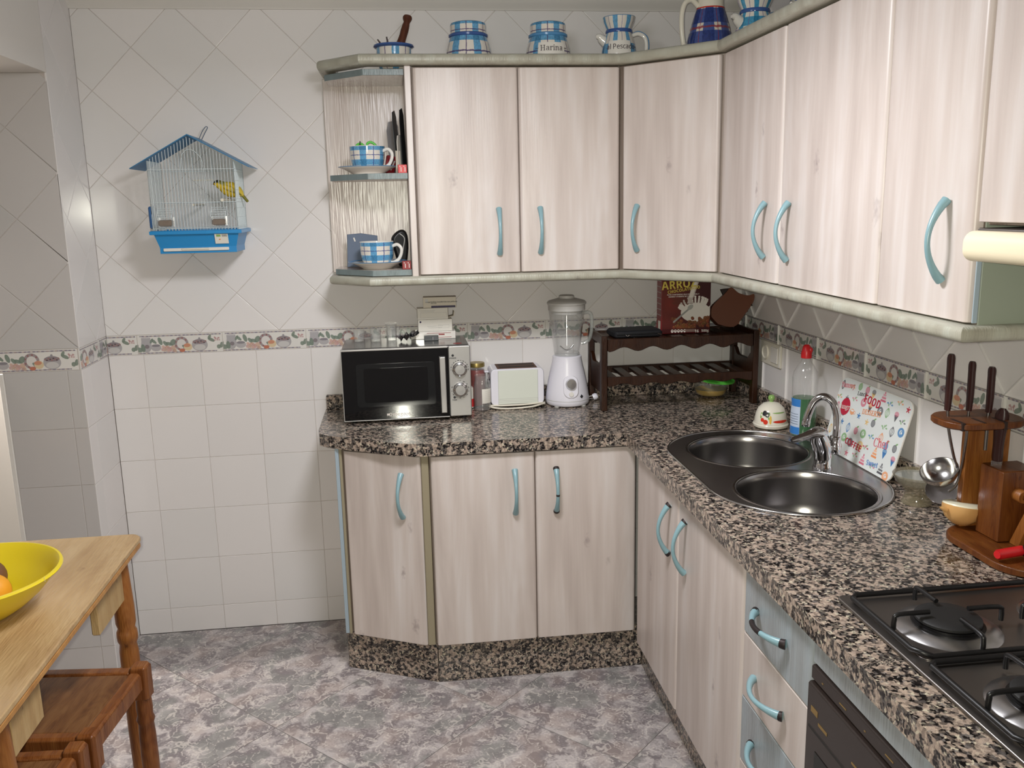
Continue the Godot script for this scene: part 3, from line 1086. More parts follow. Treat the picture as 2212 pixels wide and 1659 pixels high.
func add_door(parent: Node3D, called: String, face: Vector3, turn: float, w: float, h: float, m: Material, hx: float, hy: float, sideways := false, worn := []) -> MeshInstance3D:
	var d := obj(called, leaf(w, h), m, parent, Transform3D(Basis(Vector3.UP, turn), face - parent.position))
	var hd := obj("handle", bow(), M.handle_blue, d, Transform3D(Basis(Vector3(0, 0, 1), PI / 2 if sideways else 0.0), Vector3(hx, hy, 0)))
	for q in worn:
		var pts := []
		var rad := []
		for i in 7:
			var t := lerpf(q[0], q[1], i / 6.0)
			pts.append(Vector3(0, (t - 0.5) * 0.15, 0.004 + 0.033 * sin(PI * clampf(t, 0.0, 1.0)) ** 0.8))
			rad.append(lerpf(0.0052, 0.0095, pow(absf(t - 0.5) * 2.0, 2.2)) + 0.0004)
		obj("worn_patch", tube(st(), pts, rad, 10, Vector3(0, 0, 1), 1.1), M.handle_chip, d, hd.transform)
	return d

# sweeps a closed (inward, y) profile along part of an (x, z) path; inward is to the left of travel
func moulding(path: Array, i0: int, prof: Array) -> SurfaceTool:
	var s := st()
	var ends := []
	for i in [i0, i0 + 1]:
		var d0: Vector2 = (path[i] - path[maxi(i - 1, 0)]).normalized() if i > 0 else (path[1] - path[0]).normalized()
		var d1: Vector2 = (path[mini(i + 1, path.size() - 1)] - path[i]).normalized() if i < path.size() - 1 else d0
		var n0 := Vector2(d0.y, -d0.x)
		var n1 := Vector2(d1.y, -d1.x)
		ends.append([path[i], (n0 + n1) / (1.0 + n0.dot(n1))])
	var d: Vector2 = (path[i0 + 1] - path[i0]).normalized()
	var inn := Vector3(d.y, 0, -d.x)
	var n := prof.size()
	var P := func(e: int, k: int) -> Vector3:
		var q: Vector2 = ends[e][0] + ends[e][1] * prof[k].x
		return Vector3(q.x, prof[k].y, q.y)
	var en := []
	for k in n:
		var g: Vector2 = (prof[(k + 1) % n] - prof[k]).normalized()
		en.append((inn * -g.y + Vector3.UP * g.x).normalized())
	var fix := 1.0
	var mid := Vector2.ZERO
	for v in prof:
		mid += v / n
	if (prof[0] + prof[1]) * 0.5 != mid:
		var o: Vector2 = (prof[0] + prof[1]) * 0.5 - mid
		if (inn * o.x + Vector3.UP * o.y).dot(en[0]) < 0.0:
			fix = -1.0
	for k in n:
		var j := (k + 1) % n
		var e0: Vector3 = en[(k + n - 1) % n] * fix
		var e1: Vector3 = en[k] * fix
		var e2: Vector3 = en[j] * fix
		var na := (e0 + e1).normalized() if e0.dot(e1) > 0.5 else e1
		var nb := (e1 + e2).normalized() if e1.dot(e2) > 0.5 else e1
		quad(s, [P.call(0, k), P.call(1, k), P.call(1, j), P.call(0, j)], [na, na, nb, nb])
	for e in 2:
		var nn := Vector3(d.x, 0, d.y) * (1.0 if e else -1.0)
		for k in range(1, n - 1):
			tri(s, P.call(e, 0), P.call(e, k), P.call(e, k + 1), nn, nn, nn)
	return s

func rail_profile(y0: float, y1: float, depth: float) -> Array:
	var r := (y1 - y0) * 0.42
	var o := [Vector2(depth, y0), Vector2(depth, y1)]
	for k in 6:
		var a := PI / 2 * k / 5
		o.append(Vector2(r - sin(a) * r, y1 - r + cos(a) * r))
	for k in 6:
		var a := PI / 2 * k / 5
		o.append(Vector2(r - cos(a) * r, y0 + r - sin(a) * r))
	return o

func wall_units() -> void:
	var Y0 := 1.384
	var H := 0.668
	var W := [M.limed_wood_0, M.limed_wood_1, M.limed_wood_2, M.limed_wood_3]
	# open corner shelf at the left end
	var pent := func(g: float) -> PackedVector2Array: return poly([0.722 + g, 0.022, 0.722 + g, 0.165, 0.853, 0.302 - g, 0.984, 0.302 - g, 0.984, 0.022])
	var sh := thing("open_corner_shelf", "open end shelf of pale wood with teal edged boards left of the wall cabinets", "shelf", Vector3(0.85, 1.372, 0.01))
	var P := -sh.position
	obj("back_panel", bx(0.703, 0.986, 1.38, 2.056, 0.004, 0.022, 0.002), M.limed_back, sh, Transform3D(Basis(), P))
	obj("side_panel", bx(0.985, 1.008, 1.372, 2.06, 0.004, 0.309, 0.004), M.limed_wood_2, sh, Transform3D(Basis(), P))
	for y in [1.383, 1.702, 2.03]:
		var b := obj("shelf_board", slab(st(), pent.call(0.003), y, y + 0.019, 0.001), M.limed_back, sh, Transform3D(Basis(), P))
		var ed := st()
		var e: PackedVector2Array = pent.call(0.0)
		for k in [[1, 2], [2, 3]]:
			var a: Vector2 = e[k[0]]
			var c: Vector2 = e[k[1]]
			var d := (c - a).normalized()
			box(ed, Transform3D(Basis(Vector3(d.x, 0, d.y), Vector3.UP, Vector3(-d.y, 0, d.x)), Vector3((a.x + c.x) / 2, y + 0.0095, (a.y + c.y) / 2)), Vector3((c - a).length(), 0.0195, 0.003), 0.0008)
		obj("edge_band", ed, M.teal_edge, b)
	# double cabinet on the back wall
	var c1 := thing("wall_cabinet", "wide two door wall cabinet on the back wall between the open shelf and the corner", "cabinet", Vector3(1.355, 1.372, 0.15))
	obj("body", bx(1.009, 1.703, 1.374, 2.058, 0.004, 0.287, 0.002), M.limed_wood_dark, c1, Transform3D(Basis(), -c1.position))
	add_door(c1, "door", Vector3(1.1845, Y0, 0.31), 0, 0.343, H, W[0], 0.1, 0.139)
	add_door(c1, "door", Vector3(1.5305, Y0, 0.31), 0, 0.343, H, W[1], -0.105, 0.139)
	# corner cabinet
	var c2 := thing("corner_wall_cabinet", "single door wall cabinet set across the corner of the room", "cabinet", Vector3(2.0, 1.372, 0.25))
	obj("body", slab(st(), poly([1.7045, 0.004, 2.269, 0.004, 2.269, 0.567, 1.985, 0.567, 1.7045, 0.287]), 1.374, 2.058), M.limed_wood_dark, c2, Transform3D(Basis(), -c2.position))
	add_door(c2, "door", Vector3(1.8325, Y0, 0.4415), -0.789, 0.352, H, W[2], -0.114, 0.14)
	# right run
	var xf := 1.963
	var c3 := thing("wall_cabinet", "two door wall cabinet above the sink on the right wall", "cabinet", Vector3(2.12, 1.372, 1.05))
	obj("body", bx(1.986, 2.269, 1.374, 2.058, 0.569, 1.53, 0.002), M.limed_wood_dark, c3, Transform3D(Basis(), -c3.position))
	add_door(c3, "door", Vector3(xf, Y0, 0.7965), -PI / 2, 0.44, H, W[3], 0.137, 0.143)
	add_door(c3, "door", Vector3(xf, Y0, 1.2755), -PI / 2, 0.505, H, W[0], -0.19, 0.143)
	var c4 := thing("wall_cabinet", "narrow one door wall cabinet on the right wall next to the hood housing", "cabinet", Vector3(2.12, 1.372, 1.69))
	obj("body", bx(1.986, 2.269, 1.374, 2.058, 1.5315, 1.846, 0.002), M.limed_wood_dark, c4, Transform3D(Basis(), -c4.position))
	obj("end_panel", bx(1.984, 2.269, 1.374, 1.57, 1.8462, 1.8502, 0.001), M.hood_panel, c4, Transform3D(Basis(), -c4.position))
	obj("end_edge", bx(1.97, 1.98, 1.384, 1.50, 1.8505, 1.8535, 0.001), M.sky_edge, c4, Transform3D(Basis(), -c4.position))
	add_door(c4, "door", Vector3(xf, Y0, 1.6885), -PI / 2, 0.311, H, W[1], 0.078, 0.146)
	var hd := thing("hood_cabinet", "extractor hood cabinet with a cream front rail at the right edge over the hob", "cabinet", Vector3(2.12, 1.5, 2.15))
	obj("body", bx(1.986, 2.269, 1.56, 2.058, 1.852, 2.45, 0.002), M.limed_wood_dark, hd, Transform3D(Basis(), -hd.position))
	obj("door", leaf(0.6, 0.488), W[2], hd, Transform3D(Basis(Vector3.UP, -PI / 2), Vector3(xf, 1.566, 2.152) - hd.position))
	obj("front_rail", extrude(st(), rrect(1.925, 1.499, 1.975, 1.552, 0.021, 6), 0.586, at(0, 0, 1.87), 0.005), M.cream_rail, hd, Transform3D(Basis(), -hd.position))
	obj("hood_underside", bx(1.965, 2.269, 1.516, 1.556, 1.853, 2.45, 0.003), M.steel_dull, hd, Transform3D(Basis(), -hd.position))
	# rounded cornice rails over and under the wall cabinets
	var path := [Vector2(0.7, 0.004), Vector2(0.7, 0.188), Vector2(0.842, 0.338), Vector2(0.972, 0.338), Vector2(1.693, 0.338), Vector2(1.936, 0.584)]
	var top := path + [Vector2(1.936, 2.46)]
	var low := path + [Vector2(1.936, 1.875), Vector2(2.269, 1.875)]
	for w in [["upper_cornice", "greenish cream rounded cornice rail along the top of the wall cabinets", top, 2.059, 2.0925], ["lower_cornice", "greenish cream rounded rail along the underside of the wall cabinets", low, 1.351, 1.3805]]:
		var cn := thing(w[0], w[1], "cornice", Vector3(1.4, w[3], 0.2))
		var pth: Array = w[2]
		for i in pth.size() - 1:
			var pr := rail_profile(w[3], w[4], 0.06 if i != 0 else 0.06)
			obj("rail", moulding(pth, i, pr), M.cornice_wood, cn, Transform3D(Basis(), -cn.position))

func base_units() -> void:
	var W := [M.limed_wood_0, M.limed_wood_1, M.limed_wood_2, M.limed_wood_3]
	# granite worktop with cut-outs for the sink and the hob
	var wt := Node3D.new()
	wt.name = "worktop"
	wt.position = Vector3(1.9, 0.823, 0.5)
	add_child(wt)
	tag(wt, "speckled dark granite worktop running round the corner of the kitchen", "worktop")
	var cg := CSGCombiner3D.new()
	cg.name = "slab"
	cg.position = -wt.position
	wt.add_child(cg)
	var lay := Basis(Vector3(1, 0, 0), Vector3(0, 0, 1), Vector3(0, -1, 0))
	var outline := [Vector2(0.642, 0.0045), Vector2(0.642, 0.33), Vector2(0.648, 0.375), Vector2(0.68, 0.412), Vector2(0.9, 0.548), Vector2(0.955, 0.574), Vector2(1.0, 0.58), Vector2(1.655, 0.58), Vector2(1.66, 0.586), Vector2(1.66, 2.5), Vector2(2.2705, 2.5), Vector2(2.2705, 0.0045)]
	var a := CSGPolygon3D.new()
	a.name = "top"
	a.polygon = PackedVector2Array(outline)
	a.depth = 0.042
	a.transform = Transform3D(lay, Vector3(0, TOP - 0.042, 0))
	a.material = M.granite
	cg.add_child(a)
	for k in 2:
		var b := CSGPolygon3D.new()
		b.name = "cutout"
		b.polygon = stadium(0.225) if k == 0 else PackedVector2Array([Vector2(1.75, 1.87), Vector2(2.23, 1.87), Vector2(2.23, 2.45), Vector2(1.75, 2.45)])
		b.depth = 0.12
		b.transform = Transform3D(lay, Vector3(0, TOP - 0.08, 0))
		b.operation = CSGShape3D.OPERATION_SUBTRACTION
		b.material = M.granite
		cg.add_child(b, true)
	var P := Transform3D(Basis(), -wt.position)
	obj("splash_strip", bx(0.647, 2.2705, TOP, 0.921, 0.0008, 0.021, 0.002), M.granite, wt, P)
	obj("splash_strip", bx(2.2515, 2.2722, TOP, 0.921, 0.0215, 2.5, 0.002), M.granite, wt, P)
	# plinth
	var pl := thing("plinth", "dark speckled granite plinth along the floor under the base cabinets", "plinth", Vector3(1.4, 0, 0.4))
	P = Transform3D(Basis(), -pl.position)
	obj("plinth_panel", bx(0.7, 0.718, 0.0005, 0.15, 0.004, 0.378, 0.001), M.granite, pl, P)
	var d := (Vector2(1.013, 0.536) - Vector2(0.7, 0.381)).normalized()
	obj("plinth_panel", box(st(), Transform3D(Basis(Vector3(d.x, 0, d.y), Vector3.UP, Vector3(-d.y, 0, d.x)), Vector3(0.8565 + d.y * 0.009, 0.0752, 0.4585 - d.x * 0.009)), Vector3(0.348, 0.1495, 0.018), 0.001), M.granite, pl, P)
	obj("plinth_panel", bx(1.015, 1.36, 0.0005, 0.15, 0.518, 0.536, 0.001), M.granite, pl, P)
	obj("plinth_panel", bx(1.361, 1.729, 0.0005, 0.15, 0.518, 0.536, 0.001), M.granite, pl, P)
	obj("plinth_panel", bx(1.731, 1.749, 0.0005, 0.15, 0.52, 1.1, 0.001), M.granite, pl, P)
	obj("plinth_panel", bx(1.731, 1.749, 0.0005, 0.15, 1.102, 2.49, 0.001), M.granite, pl, P)
	# chamfered end cabinet
	var Y := 0.151
	var H := 0.664
	var e1 := thing("end_base_cabinet", "base cabinet with an angled door and a pale blue edge at the left end", "cabinet", Vector3(0.86, 0.15, 0.25))
	P = Transform3D(Basis(), -e1.position)
	obj("body", slab(st(), poly([0.72, 0.004, 1.0, 0.004, 1.0, 0.543, 0.985, 0.535, 0.726, 0.408, 0.72, 0.405]), 0.15, 0.82), M.limed_wood_dark, e1, P)
	obj("side_panel", bx(0.7, 0.719, 0.15, 0.82, 0.004, 0.414, 0.002), M.limed_wood_3, e1, P)
	obj("edge_strip", bx(0.699, 0.7115, 0.15, 0.822, 0.4145, 0.4185, 0.001), M.sky_edge, e1, P)
	obj("filler_strip", bx(0.7125, 0.722, 0.15, 0.822, 0.4145, 0.421, 0.001), M.olive_strip, e1, P)
	obj("corner_post", bx(0.982, 1.008, 0.15, 0.822, 0.53, 0.558, 0.004), M.olive_strip, e1, P)
	add_door(e1, "door", Vector3(0.8515, Y, 0.4935), -0.466, 0.284, H, W[3], 0.075, 0.528)
	# double cabinet
	var e2 := thing("base_cabinet", "two door base cabinet below the toaster and blender on the back wall", "cabinet", Vector3(1.36, 0.15, 0.28))
	P = Transform3D(Basis(), -e2.position)
	obj("body", bx(1.009, 1.699, 0.15, 0.82, 0.004, 0.542, 0.002), M.limed_wood_dark, e2, P)
	add_door(e2, "door", Vector3(1.184, Y, 0.565), 0, 0.342, H, W[1], 0.104, 0.532)
	add_door(e2, "door", Vector3(1.5285, Y, 0.565), 0, 0.341, H, W[2], -0.103, 0.53, false, [[0.0, 0.04], [0.42, 0.46], [0.97, 1.0]])
	# sink cabinet
	var x := 1.682
	var e3 := thing("base_cabinet", "two door base cabinet under the sink along the right wall", "cabinet", Vector3(2.0, 0.15, 1.1))
	P = Transform3D(Basis(), -e3.position)
	obj("body", bx(1.705, 2.268, 0.15, 0.66, 0.63, 1.545, 0.002), M.limed_wood_dark, e3, P)
	obj("front_frame", bx(1.705, 1.72, 0.66, 0.82, 0.63, 1.545, 0.002), M.limed_wood_dark, e3, P)
	add_door(e3, "door", Vector3(x, Y, 0.8535), -PI / 2, 0.425, H, W[0], 0.146, 0.536, false, [[0.0, 0.04], [0.97, 1.0]])
	add_door(e3, "door", Vector3(x, Y, 1.307), -PI / 2, 0.474, H, W[3], -0.168, 0.536, false, [[0.98, 1.0]])
	# drawers
	var e4 := thing("drawer_unit", "drawer unit with alternating pale blue and pinkish wooden fronts beside the oven", "drawers", Vector3(2.0, 0.15, 1.716))
	P = Transform3D(Basis(), -e4.position)
	obj("body", bx(1.705, 2.268, 0.15, 0.82, 1.547, 1.884, 0.002), M.limed_wood_dark, e4, P)
	var ys := [0.151, 0.333, 0.497, 0.655, 0.818]
	for k in 4:
		var m: Material = M.blue_wood if k % 2 else W[2]
		add_door(e4, "drawer", Vector3(x, ys[k], 1.716), -PI / 2, 0.334, ys[k + 1] - ys[k] - 0.004, m, -0.015, (ys[k + 1] - ys[k]) * 0.5 - 0.002, true, [[], [[0.98, 1.0]], [[0.0, 0.03]], [[0.0, 0.05], [0.36, 0.7], [0.96, 1.0]]][k])
	# oven
	var e5 := thing("built_in_oven", "dark brown built in oven under the hob with faint gold lettering", "oven", Vector3(2.0, 0.15, 2.19))
	P = Transform3D(Basis(), -e5.position)
	obj("body", bx(1.705, 2.268, 0.15, 0.8, 1.888, 2.49, 0.002), M.oven_brown, e5, P)
	obj("filler_strip", bx(1.683, 1.704, 0.758, 0.82, 1.886, 2.49, 0.002), M.blue_wood, e5, P)
	obj("control_panel", bx(1.678, 1.704, 0.727, 0.756, 1.889, 2.489, 0.003), M.oven_brown, e5, P)
	var dr := obj("door", bx(1.672, 1.704, 0.155, 0.724, 1.889, 2.489, 0.004), M.oven_brown, e5, P)
	obj("door_glass", bx(1.6705, 1.673, 0.2, 0.6, 1.93, 2.45, 0.001), M.oven_glass, dr)
	obj("vent_groove", bx(1.6712, 1.673, 0.634, 0.64, 1.9, 2.48, 0.0004), M.dark_gap, dr)
	var face := Basis(Vector3.UP, -PI / 2)
	for q in [[0.676, 1.921, 0.026, 0.012], [0.66, 1.955, 0.034, 0.006], [0.665, 2.07, 0.02, 0.004], [0.65, 2.1, 0.034, 0.004]]:
		obj("gold_mark", box(st(), Transform3D(face, Vector3(1.6716, q[0], q[1])), Vector3(q[2], q[3], 0.0008), 0.0002), M.gold_print, dr)
	for k in 6:
		obj("panel_mark", box(st(), Transform3D(face, Vector3(1.6776, 0.74, 1.935 + k * 0.075)), Vector3(0.024 if k % 2 else 0.005, 0.0022, 0.0008), 0.0002), M.gold_print, e5, P)

func stadium(r: float, x := 1.962, z0 := 0.865, z1 := 1.2) -> PackedVector2Array:
	var o := PackedVector2Array()
	for k in 25:
		var a := PI * k / 24
		o.append(Vector2(x + cos(a) * r, z1 + sin(a) * r))
	for k in 25:
		var a := PI + PI * k / 24
		o.append(Vector2(x + cos(a) * r, z0 + sin(a) * r))
	return o

func sink_and_hob() -> void:
	var sk := thing("double_sink", "inset stainless steel sink with two round bowls in the granite worktop", "sink", Vector3(1.962, TOP, 1.04))
	var O := Vector2(1.962, 1.04)
	# rim plate: a flat deck with two round holes, cut as two half plates joined along the bowl axis
	var A := Vector2(0, 0.862 - 1.04)
	var B := Vector2(0, 1.252 - 1.04)
	var R := 0.175
	var s := st()
	for sd in [-1.0, 1.0]:
		var p := PackedVector2Array()
		var ends := stadium(0.24)
		var half := PackedVector2Array()
		for v in ends:
			var q := v - O
			if q.x * sd >= -1e-4:
				half.append(q)
		# order the outer half from -z to +z
		var arr := Array(half)
		arr.sort_custom(func(m: Vector2, n: Vector2) -> bool: return m.y < n.y if absf(m.y - n.y) > 1e-5 else m.x * sd < n.x * sd)
		for v in arr:
			p.append(v)
		for c in [B, A]:
			for k in 25:
				var a := PI / 2 - PI * k / 24
				p.append(c + Vector2(cos(a) * R * sd, sin(a) * R))
		slab(s, p, 0.0005, 0.0032, 0.0)
	obj("rim_plate", s, M.steel, sk)
	# raised edge of the plate
	var ed := []
	var e := stadium(0.238)
	for v in e:
		ed.append(Vector3(v.x - O.x, 0.003, v.y - O.y))
	ed.append(ed[0])
	obj("rim_bead", tube(st(), ed, 0.0035, 6), M.steel_bright, sk)
	for c in [A, B]:
		var b := obj("bowl", lathe(st(), pv([0.186, 0.0033, 0.183, 0.0052, 0.178, 0.0045, 0.174, -0.001, 0.1715, -0.02, 0.168, -0.09, 0.162, -0.115, 0.148, -0.137, 0.12, -0.148, 0.04, -0.153, 0.03, -0.156]), 64, at(c.x, 0, c.y)), M.steel_bowl, sk)
		obj("drain", lathe(st(), pv([0.042, -0.1515, 0.039, -0.1495, 0.03, -0.152, 0.012, -0.155, 0.0, -0.155]), 24, at(c.x, 0, c.y)), M.steel_bright, b)
	# mixer tap on the deck between the bowls
	var f := thing("mixer_tap", "chrome single lever mixer tap with a curved spout behind the sink", "tap", Vector3(2.094, TOP + 0.0035, 1.078))
	obj("base", lathe(st(), pv([0.0, 0.0, 0.027, 0.0, 0.027, 0.004, 0.0245, 0.012, 0.0235, 0.03, 0.023, 0.05, 0.0, 0.052]), 28), M.chrome, f)
	obj("body", tube(st(), smooth([Vector3(0, 0.03, 0), Vector3(-0.004, 0.06, 0.002), Vector3(-0.014, 0.085, 0.006), Vector3(-0.02, 0.1, 0.008)], 4), [0.0235, 0.024, 0.024, 0.025, 0.026, 0.0265, 0.0265, 0.026, 0.026, 0.026, 0.024, 0.022, 0.02], 20), M.chrome, f)
	obj("lever", tube(st(), smooth([Vector3(-0.004, 0.096, 0.004), Vector3(-0.03, 0.106, 0.006), Vector3(-0.06, 0.098, 0.008), Vector3(-0.1, 0.089, 0.012)], 5), [0.02, 0.0205, 0.0205, 0.02, 0.019, 0.017, 0.015, 0.0135, 0.0125, 0.012, 0.0115, 0.011, 0.0105, 0.01, 0.009, 0.006], 14, Vector3.UP, 1.0), M.chrome, f)
	obj("spout_joint", lathe(st(), pv([0.0, 0.0, 0.017, 0.0, 0.0185, 0.006, 0.018, 0.026, 0.0155, 0.03, 0.0155, 0.046, 0.0125, 0.049, 0.0, 0.049]), 22, euler(Vector3(0.03, 0.045, 0.004), Vector3(0, 0, -0.06))), M.chrome, f)
	obj("link", tube(st(), [Vector3(0.0, 0.05, 0.0), Vector3(0.034, 0.058, 0.004)], 0.016, 12), M.chrome, f)
	obj("spout", tube(st(), smooth([Vector3(0.032, 0.075, 0.004), Vector3(0.036, 0.115, 0.002), Vector3(0.037, 0.15, -0.004), Vector3(0.028, 0.185, -0.012), Vector3(0.006, 0.201, -0.022), Vector3(-0.016, 0.187, -0.032), Vector3(-0.027, 0.155, -0.04), Vector3(-0.032, 0.122, -0.046)], 5), 0.0105, 16), M.chrome, f)
	obj("nozzle", lathe(st(), pv([0.0, 0.0, 0.0105, 0.0, 0.0118, 0.003, 0.0118, 0.016, 0.0105, 0.018]), 18, euler(Vector3(-0.0325, 0.112, -0.047), Vector3(0, 0, -0.1))), M.chrome, f)
	# gas hob
	var h := thing("gas_hob", "stainless steel gas hob with black pan supports at the bottom right", "hob", Vector3(1.99, TOP, 2.15))
	var P := Transform3D(Basis(), -h.position)
	var hp := slab(st(), rrect(1.735, 1.858, 2.243, 2.462, 0.012), TOP + 0.0004, TOP + 0.009, 0.003)
	obj("panel", hp, M.steel_dull, h, P)
	for k in 2:
		var z0 := 1.884 + k * 0.25
		var z1 := z0 + 0.228
		obj("well_plate", slab(st(), rrect(1.757, z0, 2.222, z1, 0.018), TOP + 0.0092, TOP + 0.0108, 0.0006), M.steel_dull, h, P)
		var fr := [Vector3(1.752, 0, z0 + 0.006), Vector3(1.752, 0, z1 - 0.03), Vector3(1.772, 0, z1), Vector3(2.2, 0, z1), Vector3(2.225, 0, z1 - 0.03), Vector3(2.225, 0, z0 + 0.006), Vector3(2.212, 0, z0 - 0.006), Vector3(1.764, 0, z0 - 0.006), Vector3(1.752, 0, z0 + 0.006)]
		for i in fr.size():
			fr[i] += Vector3(0, TOP + 0.017, 0)
		var ps := obj("pan_support", tube(st(), fr, 0.0052, 8), M.enamel_black, h, P)
		var ft := st()
		for c in [Vector2(1.86, (z0 + z1) / 2 + 0.016), Vector2(2.1, (z0 + z1) / 2 + 0.016)]:
			for d in [Vector2(-1, 0), Vector2(1, 0), Vector2(0, -1), Vector2(0, 1)]:
				var o: Vector2 = c + d * 0.1
				o.x = clampf(o.x, 1.754, 2.223)
				o.y = clampf(o.y, z0, z1 - 0.004)
				var t: Vector2 = c + d * 0.036
				tube(ft, smooth([Vector3(o.x, TOP + 0.017, o.y), Vector3(o.x, TOP + 0.034, o.y), Vector3(lerpf(o.x, t.x, 0.12), TOP + 0.043, lerpf(o.y, t.y, 0.12)), Vector3(t.x, TOP + 0.044, t.y)], 4), 0.0044, 7)
		obj("finger", ft, M.enamel_black, ps)
		for c in [Vector2(1.86, (z0 + z1) / 2 + 0.016), Vector2(2.1, (z0 + z1) / 2 + 0.016)]:
			var bu := obj("burner", lathe(st(), pv([0.088, 0.0108, 0.086, 0.013, 0.062, 0.019, 0.058, 0.0195]), 40, at(c.x, TOP, c.y)), M.steel, h, P)
			obj("burner_ring", lathe(st(), pv([0.06, 0.0165, 0.06, 0.022, 0.056, 0.0225, 0.056, 0.026, 0.05, 0.0262]), 36, at(c.x, TOP, c.y)), M.enamel_black, bu)
			obj("burner_cap", lathe(st(), pv([0.051, 0.0255, 0.0545, 0.028, 0.0545, 0.032, 0.051, 0.0345, 0.03, 0.0355, 0.0, 0.0355]), 36, at(c.x, TOP, c.y)), M.burner_black, bu)

# ---------------------------------------------------------------- things on the worktop
func counter_things() -> void:
	# microwave
	var mw := thing("microwave", "silver microwave oven with a black glass door and two round knobs on the worktop", "microwave", Vector3(0.95, TOP, 0.15))
	var P := Transform3D(Basis(), -mw.position)
	obj("body", bx(0.728, 1.174, 0.877, 1.131, 0.022, 0.256, 0.006), M.micro_body, mw, P)
	var dr := obj("door", bx(0.727, 1.0975, 0.876, 1.13, 0.2565, 0.272, 0.004), M.black_glass, mw, P)
	var fr := st()
	addbx(fr, 0.727, 1.0975, 1.1235, 1.1305, 0.258, 0.2735, 0.002)
	addbx(fr, 0.727, 1.0975, 0.8755, 0.8785, 0.258, 0.2735, 0.001)
	addbx(fr, 0.7265, 0.7295, 0.8755, 1.1305, 0.258, 0.2735, 0.001)
	obj("door_frame", fr, M.silver_paint, dr)
	obj("window", slab(st(), rrect(0.776, 0.925, 1.05, 1.078, 0.01), 0, 0.0012, 0.0005), M.window_glass, dr, Transform3D(Basis(Vector3(1, 0, 0), Vector3(0, 0, 1), Vector3(0, 1, 0)), Vector3(0, 0, 0.2715)))
	obj("window_mesh", slab(st(), rrect(0.802, 0.94, 1.024, 1.062, 0.008), 0, 0.0008, 0.0003), M.black_glass, dr, Transform3D(Basis(Vector3(1, 0, 0), Vector3(0, 0, 1), Vector3(0, 1, 0)), Vector3(0, 0, 0.2725)))
	obj("handle", extrude(st(), poly([1.068, 0.893, 1.088, 0.893, 1.087, 1.094, 1.066, 1.094]), 0.012, at(0, 0, 0.272), 0.003), M.silver_paint, dr)
	text(dr, "lettering", "Orbegozo", 0.0125, at(0.921, 0.8945, 0.2724), M.ink_white, true)
	obj("emblem", bx(0.876, 0.887, 0.8915, 0.8985, 0.2722, 0.2729, 0.0002), M.ink_white, dr)
	var cp := obj("control_panel", bx(1.0985, 1.176, 0.876, 1.13, 0.2565, 0.272, 0.004), M.silver_paint, mw, P)
	for k in 2:
		var c := Vector3(1.137, 1.047 - k * 0.0735, 0.272)
		var kn := obj("knob", lathe(st(), pv([0.0265, 0.0, 0.0265, 0.004, 0.0235, 0.006, 0.0225, 0.012, 0.021, 0.0155, 0.0185, 0.0165, 0.0175, 0.018, 0.0, 0.0185]), 36, euler(c, Vector3(PI / 2, 0, 0))), M.chrome, cp)
		kn.name = "knob"
		obj("knob_face", lathe(st(), pv([0.0178, 0.0, 0.017, 0.001, 0.0, 0.0014]), 30, euler(c + Vector3(0, 0, 0.0182), Vector3(PI / 2, 0, 0))), M.silver_paint, cp)
		var mk := st()
		for j in 12:
			var a := (0.75 + j * 0.125) * PI if k == 0 else (0.5 - j * 0.145) * PI
			if k == 0:
				a = PI * (1.02 - j * 0.095)
			box(mk, Transform3D(Basis(Vector3(0, 0, 1), a), c + Vector3(cos(a), sin(a), 0) * 0.0305 + Vector3(0, 0, 0.0003)), Vector3(0.0022, 0.006 if j % 2 else 0.003, 0.0006), 0.0001)
		stuff(obj("dial_marks", mk, M.ink, cp))
		text(cp, "lettering", "POWER" if k == 0 else "TIME", 0.0052, at(1.114 if k == 0 else 1.116, 1.0865 if k == 0 else 0.936, 0.2723), M.ink, true)
		obj("dial_symbol", lathe(st(), pv([0.0045, 0.0, 0.0045, 0.0006, 0.0, 0.0006]), 14, euler(Vector3(1.114 if k == 0 else 1.116, 1.096 if k == 0 else 0.9455, 0.272), Vector3(PI / 2, 0, 0))), M.ink, cp)
	for q in [[0.76, 0.05], [1.15, 0.05], [0.76, 0.235], [1.15, 0.235]]:
		obj("foot", lathe(st(), pv([0.0, TOP, 0.011, TOP, 0.012, 0.8775]), 14, at(q[0], 0, q[1])), M.black_plastic, mw, P)
	obj("round_sticker", lathe(st(), pv([0.016, 1.1308, 0.0155, 1.1314, 0.0, 1.1314]), 20, at(1.135, 0, 0.222)), M.deep_red, mw, P)
	# medicine cartons stacked on the microwave
	var bxs := [["white medicine box with red lines, lowest of the stack on the microwave", 0.99, 1.137, 1.1312, 1.159, 0.06, M.glaze_white, -0.02], ["plain white medicine box with small print, second from the bottom of the stack", 1.001, 1.126, 1.1594, 1.2035, 0.05, M.paper_white, 0.01], ["white medicine box with an open end flap, third of the stack", 1.0, 1.112, 1.204, 1.2455, 0.05, M.paper_white, 0.03], ["white medicine box with a dark violet stripe, topmost of the stack", 1.022, 1.143, 1.246, 1.285, 0.05, M.paper_cream, -0.05]]
